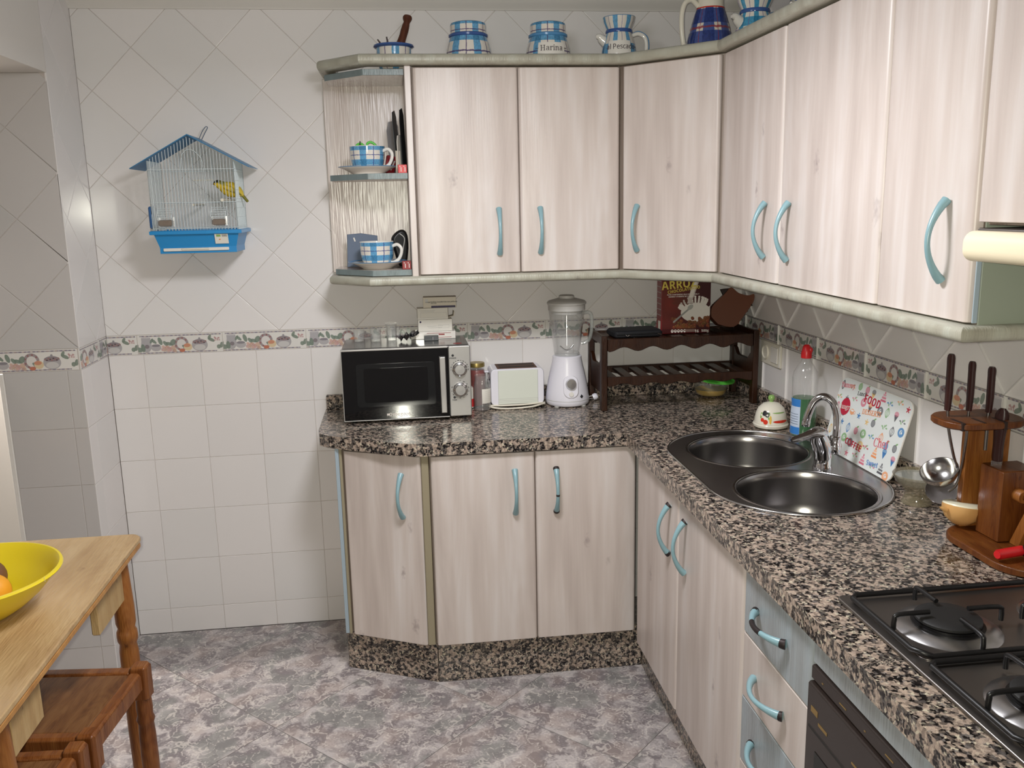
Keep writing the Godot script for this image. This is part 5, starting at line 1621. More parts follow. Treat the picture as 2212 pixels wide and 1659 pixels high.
# ---------------------------------------------------------------- the dark wooden rack and what it carries
func rack_things() -> void:
	var rk := thing("wine_rack", "low dark brown wooden two tier rack in the corner of the worktop", "rack", Vector3(1.945, TOP, 0.145))
	var X := 0.297
	for sx in [-1.0, 1.0]:
		obj("leg", box(st(), at(sx * (X - 0.012), 0.1385, 0.106), Vector3(0.022, 0.276, 0.03), 0.003), M.walnut, rk)
		obj("leg", box(st(), at(sx * (X - 0.012), 0.1385, -0.102), Vector3(0.022, 0.276, 0.03), 0.003), M.walnut, rk)
		# end panel with a hand hole
		var ep := st()
		var b := Basis(Vector3(0, 0, 1), Vector3.UP, Vector3(1, 0, 0))
		extrude(ep, poly([-0.087, 0.242, 0.091, 0.242, 0.091, 0.274, -0.087, 0.274]), 0.014, Transform3D(b, Vector3(sx * (X - 0.012) - 0.007, 0, 0)), 0.002)
		obj("end_rail", ep, M.walnut, rk)
		obj("end_panel", extrude(st(), poly([-0.087, 0.06, 0.091, 0.06, 0.091, 0.19, 0.075, 0.185, 0.058, 0.168, 0.05, 0.162, -0.045, 0.162, -0.055, 0.168, -0.07, 0.185, -0.087, 0.19]), 0.014, Transform3D(b, Vector3(sx * (X - 0.012) - 0.007, 0, 0)), 0.002), M.walnut, rk)
	for z in [0.113, -0.108]:
		# scalloped upper rail and plain lower rail
		var p := PackedVector2Array([Vector2(-X + 0.024, 0.264), Vector2(-X + 0.024, 0.222)])
		for k in 41:
			var u := k / 40.0
			p.append(Vector2(lerpf(-X + 0.03, X - 0.03, u), 0.226 - 0.008 * cos(u * TAU * 5.0)))
		p.append_array(PackedVector2Array([Vector2(X - 0.024, 0.222), Vector2(X - 0.024, 0.264)]))
		obj("upper_rail", extrude(st(), p, 0.014, at(0, 0, z - 0.007), 0.002), M.walnut, rk)
		var q := PackedVector2Array([Vector2(-X + 0.024, 0.125), Vector2(-X + 0.024, 0.092)])
		for k in 41:
			var u := k / 40.0
			q.append(Vector2(lerpf(-X + 0.03, X - 0.03, u), 0.095 - 0.005 * cos(u * TAU * 5.0)))
		q.append_array(PackedVector2Array([Vector2(X - 0.024, 0.092), Vector2(X - 0.024, 0.125)]))
		obj("lower_rail", extrude(st(), q, 0.014, at(0, 0, z - 0.007), 0.002), M.walnut, rk)
	for y in [0.2535, 0.1145]:
		for k in 9:
			obj("slat", box(st(), at(lerpf(-X + 0.05, X - 0.05, k / 8.0), y, 0.0025), Vector3(0.044 if y > 0.2 else 0.034, 0.012, 0.205), 0.002), M.walnut, rk)
	var ry := TOP + 0.2605
	# black zip case
	var tc := thing("zip_case", "flat black zipped cloth case lying on top of the wine rack", "case", Vector3(1.793, ry, 0.175), 0.06)
	obj("case_body", slab(st(), rrect(-0.092, -0.06, 0.092, 0.058, 0.016, 5), 0.0005, 0.027, 0.008), M.black_cloth, tc)
	obj("zip", tube(st(), smooth([Vector3(-0.085, 0.014, 0.0592), Vector3(0.0, 0.0142, 0.0592), Vector3(0.08, 0.014, 0.0592)], 3), 0.0016, 6), M.black_plastic, tc)
	obj("zip_pull", tube(st(), smooth([Vector3(-0.052, 0.014, 0.061), Vector3(-0.046, 0.009, 0.064), Vector3(-0.04, 0.012, 0.064), Vector3(-0.034, 0.009, 0.063)], 3), 0.0018, 6), M.chrome, tc)
	obj("zip_pull", tube(st(), [Vector3(0.07, 0.013, 0.061), Vector3(0.084, 0.01, 0.063)], 0.0018, 6), M.chrome, tc)
	# cereal carton
	var ce := thing("cereal_box", "dark red carton of chocolate rice cereal standing on the wine rack", "box", Vector3(1.99, ry, 0.175), -0.02)
	obj("carton", box(st(), at(0, 0.136, -0.034), Vector3(0.186, 0.27, 0.066), 0.002), M.deep_red, ce)
	var ff := st()
	flat(ff, Vector3(-0.0915, 0.003, 0), Vector3(0.0915, 0.003, 0), Vector3(0.0915, 0.268, 0), Vector3(-0.0915, 0.268, 0), Vector3(0, 0, 1))
	var fc := obj("printed_front", ff, M.cereal_print, ce, at(0, 0, -0.0004))
	text(fc, "lettering", "ARROZ", 0.031, Transform3D(Basis(Vector3(0, 0, 1), 0.08), Vector3(-0.028, 0.184, 0.0008)), M.ink_yellow, true)
	text(fc, "lettering", "CHOCOLATEADO", 0.0118, Transform3D(Basis(Vector3(0, 0, 1), 0.14), Vector3(-0.01, 0.164, 0.0008)), M.ink_yellow, true)
	text(fc, "lettering", "ALTO CONTENIDO EN 8 VITAMINAS Y", 0.0052, at(-0.012, 0.1465, 0.0008), M.ink_white, true)
	text(fc, "lettering", "HIERRO Y FUENTE DE CALCIO*", 0.0052, at(-0.018, 0.139, 0.0008), M.ink_white, true)
	text(fc, "lettering", "16", 0.011, at(0.042, 0.0085, 0.0008), M.ink_white, true)
	text(fc, "lettering", "500g", 0.0095, at(0.074, 0.009, 0.0008), M.ink_white, true)
	for k in 5:
		obj("small_print", box(st(), at(-0.012, 0.132 - k * 0.005, 0.0004), Vector3(0.084 - (k % 3) * 0.008, 0.0016, 0.0005), 0.0001), M.rust, fc)
	for k in 9:
		obj("side_print", box(st(), at(-0.0932, 0.07 + k * 0.021, -0.034), Vector3(0.0006, 0.0022, 0.052), 0.0002), M.grey_plastic, ce)
	obj("barcode", box(st(), at(-0.0932, 0.032, -0.03), Vector3(0.0006, 0.032, 0.03), 0.0002), M.paper_cream, ce)
	# leather pouch leaning in the corner
	var po := thing("leather_pouch", "brown leather pouch with dark lacing propped aslant on the wine rack", "pouch", Vector3(2.16, ry, 0.13), -0.12)
	var pp := PackedVector2Array()
	for v in smooth([Vector2(-0.055, 0.04), Vector2(-0.05, 0.08), Vector2(0.0, 0.128), Vector2(0.022, 0.15), Vector2(0.05, 0.128), Vector2(0.085, 0.118), Vector2(0.108, 0.122), Vector2(0.104, 0.092), Vector2(0.07, 0.045), Vector2(0.038, 0.006), Vector2(0.01, 0.001), Vector2(-0.03, 0.012)], 4):
		pp.append(v)
	obj("pouch_body", extrude(st(), pp, 0.05, Transform3D(Basis(Vector3(1, 0, 0), -0.22), Vector3(0, 0.004, -0.03)), 0.007), M.leather, po)
	for k in 5:
		obj("lacing", tube(st(), smooth([Vector3(0.028 + k * 0.0165, 0.013 + k * 0.0212, 0.012 - k * 0.004), Vector3(0.033 + k * 0.0165, 0.008 + k * 0.0212, 0.0), Vector3(0.034 + k * 0.0165, 0.006 + k * 0.0212, -0.02)], 3), 0.0026, 6), M.leather_dark, po)
	obj("strap", extrude(st(), poly([-0.004, 0.128, 0.024, 0.138, 0.034, 0.15, 0.026, 0.156, 0.0, 0.154, -0.014, 0.152]), 0.012, Transform3D(Basis(Vector3(1, 0, 0), -0.22), Vector3(0, 0.002, -0.012)), 0.003), M.leather_dark, po)
	# glass bowl under the rack
	var gb := thing("glass_bowl", "small glass bowl of yellow sauce with a green lid under the wine rack", "bowl", Vector3(2.125, TOP, 0.085))
	obj("glass", lathe(st(), pv([0.0, 0.001, 0.048, 0.001, 0.058, 0.008, 0.063, 0.03, 0.064, 0.056, 0.0625, 0.056, 0.0612, 0.03, 0.056, 0.009, 0.0, 0.0035]), 36), M.clear, gb)
	obj("sauce", lathe(st(), pv([0.0, 0.004, 0.048, 0.0045, 0.0565, 0.012, 0.06, 0.027, 0.0, 0.0275]), 36), M.honey, gb)
	obj("lid", lathe(st(), pv([0.062, 0.0, 0.065, 0.001, 0.066, 0.007, 0.063, 0.0095, 0.0, 0.0085]), 36, euler(Vector3(0.022, 0.0575, 0.012), Vector3(0.05, 0, -0.06))), M.green_plastic, gb)

# ---------------------------------------------------------------- the open shelf
func cup_and_saucer(at_: Vector3, turn: float, words: Array) -> void:
	var sa := thing("saucer", words[0], "saucer", at_)
	obj("plate", lathe(st(), pv([0.0, 0.0006, 0.052, 0.0006, 0.053, 0.003, 0.062, 0.008, 0.082, 0.0185, 0.1, 0.024, 0.101, 0.0255, 0.082, 0.021, 0.05, 0.0085, 0.0, 0.0075]), 48), M.glaze_white, sa)
	obj("painted_rim", lathe(st(), pv([0.094, 0.0226, 0.1005, 0.0241, 0.1016, 0.0255, 0.1, 0.0264, 0.088, 0.0236]), 48), M.glaze_blue, sa)
	var cu := thing("cup", words[1], "cup", at_ + Vector3(0, 0.0086, 0), turn)
	obj("bowl", lathe(st(), pv([0.041, 0.0, 0.046, 0.006, 0.053, 0.025, 0.0572, 0.045, 0.059, 0.083]), 48), M.plaid_cup, cu)
	obj("inside", lathe(st(), pv([0.0592, 0.0828, 0.0585, 0.0845, 0.057, 0.083, 0.0552, 0.046, 0.051, 0.026, 0.043, 0.006, 0.0, 0.004]), 48), M.glaze_white, cu)
	obj("handle", tube(st(), smooth([Vector3(0.0565, 0.068, 0), Vector3(0.074, 0.073, 0), Vector3(0.087, 0.062, 0), Vector3(0.088, 0.045, 0), Vector3(0.078, 0.024, 0), Vector3(0.06, 0.013, 0), Vector3(0.05, 0.012, 0)], 5), 0.0045, 10, Vector3(0, 0, 1), 1.3), M.glaze_white, cu)

func shelf_things() -> void:
	var y1 := 1.7212
	var y0 := 1.4022
	cup_and_saucer(Vector3(0.852, y1, 0.197), -0.35, ["wide white saucer with a blue rim on the middle board of the open shelf", "blue plaid cup holding green ribbon on the middle board of the open shelf"])
	cup_and_saucer(Vector3(0.868, y0, 0.2), -0.3, ["white saucer with a blue rim on the lowest board of the open shelf", "blue plaid cup beside a slate folder on the lowest board of the open shelf"])
	var gr := thing("green_ribbon", "loops of green ribbon with a dark pin peeping out of the upper cup", "ribbon", Vector3(0.852, y1 + 0.075, 0.197))
	obj("loops", tube(st(), smooth([Vector3(-0.04, 0.0, 0.01), Vector3(-0.034, 0.02, 0.012), Vector3(-0.02, 0.026, 0.014), Vector3(-0.006, 0.016, 0.016), Vector3(0.002, 0.012, 0.016), Vector3(0.002, 0.026, 0.012), Vector3(0.014, 0.031, 0.01), Vector3(0.028, 0.022, 0.01), Vector3(0.038, 0.004, 0.012)], 5), 0.0042, 8), M.green_plastic, gr)
	obj("pin", tube(st(), [Vector3(-0.022, -0.002, 0.026), Vector3(-0.0215, 0.034, 0.022)], 0.002, 6), M.black_plastic, gr)
	var rb := thing("sweet_packet", "dark red wrapped sweet packet leaning behind the handle of the upper cup", "packet", Vector3(0.928, y1, 0.15), 0.3)
	obj("wrapper", box(st(), euler(Vector3(0, 0.033, 0), Vector3(-0.15, 0, -0.22)), Vector3(0.036, 0.062, 0.012), 0.004), M.deep_red, rb)
	obj("wrapper_band", box(st(), euler(Vector3(-0.002, 0.036, 0.0065), Vector3(-0.15, 0, -0.5)), Vector3(0.012, 0.05, 0.001), 0.0004), M.black_plastic, rb)
	obj("wrapper_print", box(st(), euler(Vector3(0.006, 0.03, 0.007), Vector3(-0.15, 0, -0.5)), Vector3(0.005, 0.036, 0.001), 0.0004), M.grey_plastic, rb)
	for k in 2:
		var cc := thing("red_box", ["small red cardboard box with white print at the right end of the middle board", "small dark red box with white print at the right end of the lowest board"][k], "box", Vector3(0.968, [y1, y0][k], 0.283), 0.05)
		obj("carton", box(st(), at(0, 0.014, -0.014), Vector3(0.029, 0.0275, 0.028), 0.001), M.red_plastic if k == 0 else M.deep_red, cc)
		for j in 2:
			obj("print_mark", box(st(), at(-0.005 + j * 0.013, 0.012, 0.0004), Vector3(0.0026, 0.014, 0.0005), 0.0001), M.ink_white, cc)
			obj("print_mark", box(st(), at(-0.008 + j * 0.013, 0.022, 0.0004), Vector3(0.003, 0.003, 0.0005), 0.0001), M.ink_white, cc)
	var pb := [["clear plastic bag standing at the right side of the middle board", 0.945, 0.115, 0.185, -0.1, M.clear_bag], ["dark grey folded envelope leaning on the side panel of the open shelf", 0.957, 0.15, 0.215, -0.12, M.slate_box], ["black folder standing against the side panel of the open shelf", 0.9765, 0.17, 0.22, -0.06, M.black_cloth], ["white paper sheet standing among the folders on the middle board", 0.961, 0.2, 0.13, -0.03, M.paper_white], ["cream card standing behind the red box on the middle board", 0.954, 0.22, 0.075, 0.0, M.paper_cream]]
	for q in pb:
		var f := thing("document" if q[5] != M.clear_bag else "plastic_bag", q[0], "paper", Vector3(q[1], y1, q[2]), 0.9 if q[5] == M.clear_bag or q[5] == M.paper_cream else 1.35)
		obj("sheet", extrude(st(), poly([-0.03, 0.0, 0.03, 0.0, 0.034, q[3] * 0.9, 0.016, q[3], -0.02, q[3] * 0.96, -0.032, q[3] * 0.8]) if q[5] != M.paper_cream else poly([-0.012, 0, 0.012, 0, 0.012, q[3], -0.012, q[3]]), 0.0025, Transform3D(Basis(Vector3(1, 0, 0), q[4] * 0.5), Vector3(0, 0.0008, 0)), 0.0006), q[5], f)
		if q[5] == M.clear_bag:
			obj("torn_corner", extrude(st(), poly([0.0, 0.1, 0.03, 0.118, 0.02, 0.085]), 0.0012, Transform3D(Basis(), Vector3(0, 0.001, 0.004)), 0.0002), M.paper_white, f)
	var sf := thing("slate_folder", "bluish grey cardboard folder standing behind the lower cup", "folder", Vector3(0.81, y0, 0.1), 0.12)
	obj("cover", extrude(st(), poly([-0.052, 0.0, 0.06, 0.0, 0.06, 0.108, 0.002, 0.118, -0.046, 0.115]), 0.012, Transform3D(Basis(Vector3(1, 0, 0), -0.1), Vector3(0, 0.001, 0)), 0.001), M.slate, sf)
	obj("white_tab", box(st(), euler(Vector3(-0.022, 0.098, 0.0035), Vector3(-0.1, 0, 0.3)), Vector3(0.005, 0.014, 0.001), 0.0003), M.glaze_white, sf)
	var pu := thing("black_pouch", "shiny black pouch standing in the right corner of the lowest board", "pouch", Vector3(0.955, y0, 0.12), 0.2)
	var pp := PackedVector2Array()
	for v in smooth([Vector2(-0.012, 0.0), Vector2(-0.022, 0.03), Vector2(-0.032, 0.07), Vector2(-0.036, 0.1), Vector2(-0.016, 0.122), Vector2(0.006, 0.128), Vector2(0.02, 0.11), Vector2(0.022, 0.06), Vector2(0.012, 0.0)], 3):
		pp.append(v)
	obj("pouch_body", extrude(st(), pp, 0.03, at(0, 0.0008, -0.015), 0.01), M.black_plastic, pu)
	obj("cord", tube(st(), smooth([Vector3(-0.01, 0.116, 0.017), Vector3(0.006, 0.1, 0.02), Vector3(0.002, 0.07, 0.019), Vector3(-0.002, 0.05, 0.018)], 4), 0.0018, 6), M.grey_plastic, pu)

# ---------------------------------------------------------------- pottery along the top of the wall cabinets
func jar_with_lid(at_: Vector3, label: String, words := "") -> void:
	var j := thing("storage_jar", label, "jar", at_, 0.0, "blue plaid pottery on top of the cabinets")
	obj("body", lathe(st(), pv([0.0, 0.0006, 0.066, 0.0006, 0.0745, 0.006, 0.0765, 0.02, 0.077, 0.045, 0.074, 0.066, 0.0665, 0.09, 0.0625, 0.104]), 48), M.plaid_jar, j)
	var ld := obj("lid", lathe(st(), pv([0.0615, 0.1035, 0.0655, 0.105, 0.0658, 0.111, 0.0615, 0.114, 0.0605, 0.118, 0.0605, 0.14, 0.0585, 0.147, 0.052, 0.15, 0.0, 0.152]), 48), M.plaid_lid, j)
	obj("rim_band", lathe(st(), pv([0.0622, 0.102, 0.0662, 0.105, 0.0665, 0.111, 0.062, 0.1145]), 48), M.glaze_navy if words == "" else M.glaze_blue, ld)
	if words:
		var lb := obj("name_panel", lathe(st(), pv([0.0776, 0.03, 0.0779, 0.032, 0.0782, 0.046, 0.0756, 0.066, 0.072, 0.079]), 20, Transform3D(), PI / 2 - 0.62, PI / 2 + 0.62), M.glaze_white, j)
		text(lb, "lettering", "~ " + words + " ~", 0.0175, at(0, 0.06, 0.0772), M.ink_brown, false, true, 0.0775)

func jug(at_: Vector3, turn: float, label: String, m: Material, words := "") -> void:
	var j := thing("jug", label, "jug", at_, turn, "blue plaid pottery on top of the cabinets")
	obj("body", lathe(st(), pv([0.0, 0.0006, 0.054, 0.0006, 0.06, 0.006, 0.0605, 0.03, 0.059, 0.06, 0.054, 0.085, 0.046, 0.11, 0.041, 0.123, 0.043, 0.131, 0.053, 0.152, 0.0565, 0.168]), 48), m, j)
	obj("inside", lathe(st(), pv([0.0565, 0.168, 0.055, 0.17, 0.0515, 0.167, 0.04, 0.134, 0.038, 0.123, 0.0, 0.06]), 40), M.glaze_blue, j)
	obj("neck_ring", lathe(st(), pv([0.0415, 0.117, 0.0455, 0.1185, 0.0465, 0.123, 0.0445, 0.129, 0.0425, 0.13]), 40), M.glaze_navy, j)
	obj("spout", tube(st(), smooth([Vector3(-0.04, 0.086, 0), Vector3(-0.056, 0.098, 0), Vector3(-0.068, 0.108, 0), Vector3(-0.079, 0.108, 0)], 4), [0.02, 0.02, 0.019, 0.018, 0.017, 0.016, 0.0145, 0.013, 0.0115, 0.0105, 0.0095, 0.008, 0.005], 14), M.glaze_white, j)
	var h := obj("handle", tube(st(), smooth([Vector3(0.044, 0.11, 0), Vector3(0.068, 0.116, 0), Vector3(0.09, 0.102, 0), Vector3(0.095, 0.07, 0), Vector3(0.086, 0.035, 0), Vector3(0.068, 0.02, 0), Vector3(0.056, 0.02, 0)], 5), 0.0075, 12), M.glaze_white, j)
	obj("painted_line", tube(st(), smooth([Vector3(0.046, 0.1165, 0), Vector3(0.069, 0.123, 0), Vector3(0.0965, 0.106, 0), Vector3(0.1022, 0.07, 0), Vector3(0.092, 0.031, 0), Vector3(0.072, 0.013, 0)], 5), 0.0028, 8), M.glaze_blue, h)
	if words:
		var lb := obj("name_panel", lathe(st(), pv([0.0608, 0.044, 0.061, 0.046, 0.0598, 0.062, 0.0562, 0.082, 0.0552, 0.088]), 20, Transform3D(), PI / 2 - 0.7 - turn, PI / 2 + 0.7 - turn), M.glaze_white, j)
		var tx := text(lb, "lettering", words, 0.0165, Transform3D(Basis(Vector3.UP, -turn), Basis(Vector3.UP, -turn) * Vector3(0, 0.068, 0.0598)), M.ink_brown, false, false, 0.061)
		tx.name = "lettering"

func pots_on_top() -> void:
	var Y := 2.0585
	# mortar and pestle
	var mo := thing("mortar", "low blue rimmed plaid mortar at the left end of the cabinet top", "mortar", Vector3(0.957, Y, 0.2))
	obj("bowl", lathe(st(), pv([0.0, 0.0006, 0.045, 0.0006, 0.05, 0.006, 0.0555, 0.03, 0.0575, 0.055, 0.058, 0.072]), 48), M.plaid_mortar, mo)
	obj("inside", lathe(st(), pv([0.06, 0.079, 0.056, 0.081, 0.052, 0.077, 0.05, 0.05, 0.035, 0.02, 0.0, 0.012]), 40), M.glaze_white, mo)
	obj("painted_rim", lathe(st(), pv([0.057, 0.069, 0.063, 0.0705, 0.0675, 0.074, 0.066, 0.079, 0.0605, 0.0805]), 48), M.glaze_navy, mo)
	obj("side_lug", lathe(st(), pv([0.0, 0.0, 0.016, 0.0, 0.018, 0.008, 0.014, 0.014, 0.0, 0.015]), 18, at(-0.06, 0.028, 0.012)), M.glaze_white, mo)
	var pe := thing("pestle", "turned dark wooden pestle leaning out of the mortar", "pestle", Vector3(0.957, Y, 0.2))
	obj("shaft", tube(st(), smooth([Vector3(0.018, 0.025, 0.0), Vector3(0.022, 0.078, -0.01), Vector3(0.034, 0.115, -0.02), Vector3(0.042, 0.14, -0.028), Vector3(0.047, 0.156, -0.032), Vector3(0.05, 0.17, -0.036), Vector3(0.052, 0.182, -0.038)], 4), [0.018, 0.018, 0.017, 0.017, 0.016, 0.0145, 0.013, 0.0125, 0.0125, 0.0128, 0.013, 0.0128, 0.0125, 0.012, 0.0115, 0.011, 0.0105, 0.011, 0.013, 0.0145, 0.0155, 0.0155, 0.0145, 0.012, 0.004], 16), M.pestle_wood, pe)
	for q in [[-0.028, -0.052, 0.098, "thin dark stick leaning at the left inside the mortar"], [-0.012, -0.022, 0.106, "short dark stick leaning beside the pestle in the mortar"]]:
		tag(obj("stick", tube(st(), [Vector3(q[0], 0.04, 0), Vector3(lerpf(q[0], q[1], 0.6), 0.085, 0.002), Vector3(q[1], q[2], 0.004)], [0.004, 0.0032, 0.0022], 8), M.dark_handle, null, at(0.957, Y, 0.2)), q[3], "stick")
	jar_with_lid(Vector3(1.207, Y, 0.2), "blue plaid storage jar without lettering, left of the pair on the cabinet top")
	jar_with_lid(Vector3(1.478, Y, 0.2), "blue plaid storage jar lettered Harina on the cabinet top", "Harina")
	jug(Vector3(1.725, Y, 0.2), -0.1, "blue plaid jug lettered Pescado above the cabinet corner joint", M.plaid_jug, "al Pescado~")
	tag(obj("small_lid", lathe(st(), pv([0.0, 0.0006, 0.017, 0.0006, 0.018, 0.01, 0.014, 0.034, 0.009, 0.04, 0.0, 0.041]), 24), M.glaze_blue, null, at(1.345, Y, 0.23)), "tiny blue pottery stopper between the two storage jars", "stopper")
	# dark blue pitcher
	var pi := thing("pitcher", "tall cream pitcher with dark blue and red plaid above the corner cabinet", "pitcher", Vector3(2.0, Y, 0.335), 0.1, "blue plaid pottery on top of the cabinets")
	obj("body", lathe(st(), pv([0.0, 0.0006, 0.066, 0.0006, 0.0745, 0.012, 0.0775, 0.04, 0.074, 0.075, 0.0655, 0.11, 0.053, 0.15, 0.045, 0.172]), 48), M.plaid_pitcher, pi)
	obj("neck", lathe(st(), pv([0.0455, 0.1715, 0.044, 0.18, 0.043, 0.2, 0.046, 0.225, 0.05, 0.24, 0.048, 0.241, 0.04, 0.2, 0.038, 0.175]), 40), M.glaze_cream, pi)
	obj("red_ring", lathe(st(), pv([0.0462, 0.169, 0.047, 0.1705, 0.0458, 0.173]), 40), M.glaze_red, pi)
	obj("handle", tube(st(), smooth([Vector3(-0.043, 0.178, 0), Vector3(-0.066, 0.196, 0), Vector3(-0.09, 0.186, 0), Vector3(-0.1, 0.15, 0), Vector3(-0.099, 0.1, 0), Vector3(-0.09, 0.05, 0), Vector3(-0.074, 0.03, 0)], 5), 0.0085, 12), M.glaze_cream, pi)
	jug(Vector3(2.075, Y, 0.53), 0.1, "turquoise plaid jug at the right of the dark blue pitcher", M.plaid_jug_turquoise)
	jug(Vector3(2.17, Y, 0.68), 0.6, "turquoise plaid jug farthest right, mostly hidden by the cornice", M.plaid_jug_turquoise)

# ---------------------------------------------------------------- bird cage on the back wall
func cage() -> void:
	var cg := thing("bird_cage", "small bird cage with a blue gabled roof and blue tray hanging on the tiles", "cage", Vector3(0.265, 1.48, 0.0))
	var x0 := -0.135
	var x1 := 0.142
	var z0 := 0.022
	var z1 := 0.198
	var yb := 0.075
	var ye := 0.268
	var yr := 0.375
	# roof: two bent sheets
	for s in [-1.0, 1.0]:
		var rf := extrude(st(), poly([0.0, 0.0, 0.192, -0.107, 0.1915, -0.1095, -0.001, -0.003]), 0.19, Transform3D(Basis(Vector3(s, 0, 0), Vector3(0, 1, 0), Vector3(0, 0, 1)), Vector3(0.002, yr + 0.006, 0.014)), 0.0004)
		obj("roof_sheet", rf, M.cage_roof, cg)
	obj("hook", tube(st(), smooth([Vector3(0.004, yr, 0.03), Vector3(0.018, yr + 0.028, 0.028), Vector3(0.03, yr + 0.043, 0.026), Vector3(0.036, yr + 0.04, 0.026), Vector3(0.026, yr + 0.022, 0.028), Vector3(0.014, yr, 0.03)], 4), 0.0014, 6), M.slate, cg)
	# bars
	var sides := [["front_bars", x0, z1, x1, z1, 27], ["back_bars", x0, z0, x1, z0, 25], ["left_bars", x0, z0, x0, z1, 16], ["right_bars", x1, z0, x1, z1, 16]]
	for q in sides:
		var s := st()
		for k in range(q[5] + 1):
			var u: float = float(k) / q[5]
			var x: float = lerpf(q[1], q[3], u)
			var z: float = lerpf(q[2], q[4], u)
			var top: float = yr - absf(x) * 0.107 / 0.192 * 1.0 - 0.002
			tube(s, [Vector3(x, yb - 0.01, z), Vector3(x, top, z)], 0.0011, 5)
		for y in [yb, 0.16, ye]:
			tube(s, [Vector3(q[1], y, q[2]), Vector3(q[3], y, q[4])], 0.0012, 5)
		stuff(obj(q[0], s, M.cage_wire, cg))
	var sw := st()
	for y in [0.08, 0.11, 0.14, 0.17, 0.2, 0.23, 0.26]:
		tube(sw, [Vector3(x1, y, z0), Vector3(x1, y, z1)], 0.0009, 5)
	obj("cross_wires", sw, M.cage_wire, cg)
	# tray
	var tr := obj("tray", tray(x0 - 0.006, x1 + 0.008, z0 - 0.006, z1 + 0.012), M.cage_blue, cg)
	obj("drawer_front", box(st(), at(-0.002, 0.0045, z1 - 0.006), Vector3(0.215, 0.011, 0.008), 0.002), M.glaze_white, tr)
	obj("drawer_grip", box(st(), at(-0.004, 0.006, z1 - 0.0005), Vector3(0.09, 0.006, 0.005), 0.0015), M.ivory, tr)
	obj("sticker", box(st(), euler(Vector3(0.085, 0.038, z1 + 0.0035), Vector3(0.28, 0, 0)), Vector3(0.044, 0.034, 0.0008), 0.0003), M.paper_white, tr)
	obj("sticker_print", box(st(), euler(Vector3(0.076, 0.0485, z1 + 0.0072), Vector3(0.28, 0, 0)), Vector3(0.014, 0.007, 0.0006), 0.0002), M.glaze_green, tr)
	for k in 7:
		obj("sticker_bar", box(st(), euler(Vector3(0.088 + k * 0.0025, 0.0485, z1 + 0.0072), Vector3(0.28, 0, 0)), Vector3(0.0011, 0.008, 0.0006), 0.0002), M.ink, tr)
	obj("sticker_spot", box(st(), euler(Vector3(0.079, 0.036, z1 + 0.0036), Vector3(0.28, 0, 0)), Vector3(0.005, 0.004, 0.0006), 0.0002), M.ink_orange, tr)
	# seed cups with wire lids
	for q in [-0.092, 0.082]:
		var cu := obj("seed_cup", lathe4(q, 0.081, z1 - 0.005, 0.048, 0.052, 0.044), M.clear, cg)
		obj("seeds", box(st(), at(q, 0.0935, z1 - 0.005), Vector3(0.0445, 0.021, 0.0405), 0.005), M.seed, cu)
		var lw := st()
		for k in 5:
			tube(lw, [Vector3(q - 0.023, 0.112 + k * 0.0075, z1 + 0.018 - k * 0.004), Vector3(q + 0.025, 0.112 + k * 0.0075, z1 + 0.018 - k * 0.004)], 0.0009, 5)
		for k in [-1, 1]:
			tube(lw, [Vector3(q + k * 0.024, 0.112, z1 + 0.018), Vector3(q + k * 0.024 + 0.003, 0.144, z1 + 0.001)], 0.0012, 5)
		obj("cup_grille", lw, M.cage_wire, cu)
	obj("water_feeder", box(st(), at(x0 - 0.012, 0.112, z1 - 0.05), Vector3(0.016, 0.075, 0.03), 0.004), M.feeder_blue, cg)
	obj("feeder_cup", box(st(), at(x0 - 0.008, 0.07, z1 - 0.048), Vector3(0.024, 0.024, 0.034), 0.006), M.clear_grey, cg)
	obj("perch", tube(st(), [Vector3(0.098, 0.166, z1 + 0.008), Vector3(0.104, 0.166, z0)], 0.0052, 10), M.ivory, cg)
	obj("perch", tube(st(), [Vector3(0.0, 0.152, z1 - 0.01), Vector3(0.0, 0.152, z0)], 0.004, 10), M.ivory, cg)
	obj("swing_perch", tube(st(), [Vector3(-0.012, 0.235, 0.1), Vector3(0.055, 0.235, 0.1)], 0.0022, 8), M.ivory, cg)
	obj("swing_wire", tube(st(), [Vector3(-0.012, 0.235, 0.1), Vector3(-0.01, 0.31, 0.1), Vector3(0.02, 0.345, 0.1), Vector3(0.053, 0.31, 0.1), Vector3(0.055, 0.235, 0.1)], 0.0009, 5), M.cage_wire, cg)
	obj("door_arch", tube(st(), smooth([Vector3(-0.03, 0.165, z1 + 0.002), Vector3(-0.024, 0.3, z1 + 0.002), Vector3(0.004, 0.332, z1 + 0.002), Vector3(0.036, 0.31, z1 + 0.002), Vector3(0.045, 0.27, z1 + 0.002), Vector3(0.046, 0.165, z1 + 0.002)], 4), 0.0011, 5), M.cage_wire, cg)
	# the canary
	var bd := thing("bird", "yellow canary with a dark cap sitting on the perch inside the cage", "bird", Vector3(0.37, 1.48 + 0.1712, 0.115))
	var Yl := Color(0.72, 0.5, 0.03)
	var Y2 := Color(0.62, 0.46, 0.05)
	var Dk := Color(0.03, 0.03, 0.015)
	var Gr := Color(0.2, 0.19, 0.03)
	var pts := [Vector3(-0.047, 0.0505, 0.003), Vector3(-0.045, 0.0508, 0.003), Vector3(-0.041, 0.0515, 0.003), Vector3(-0.035, 0.051, 0.002), Vector3(-0.028, 0.048, 0.001), Vector3(-0.02, 0.043, 0), Vector3(-0.008, 0.036, 0), Vector3(0.006, 0.031, 0), Vector3(0.02, 0.0265, -0.001), Vector3(0.033, 0.021, -0.002), Vector3(0.043, 0.015, -0.003), Vector3(0.05, 0.01, -0.004)]
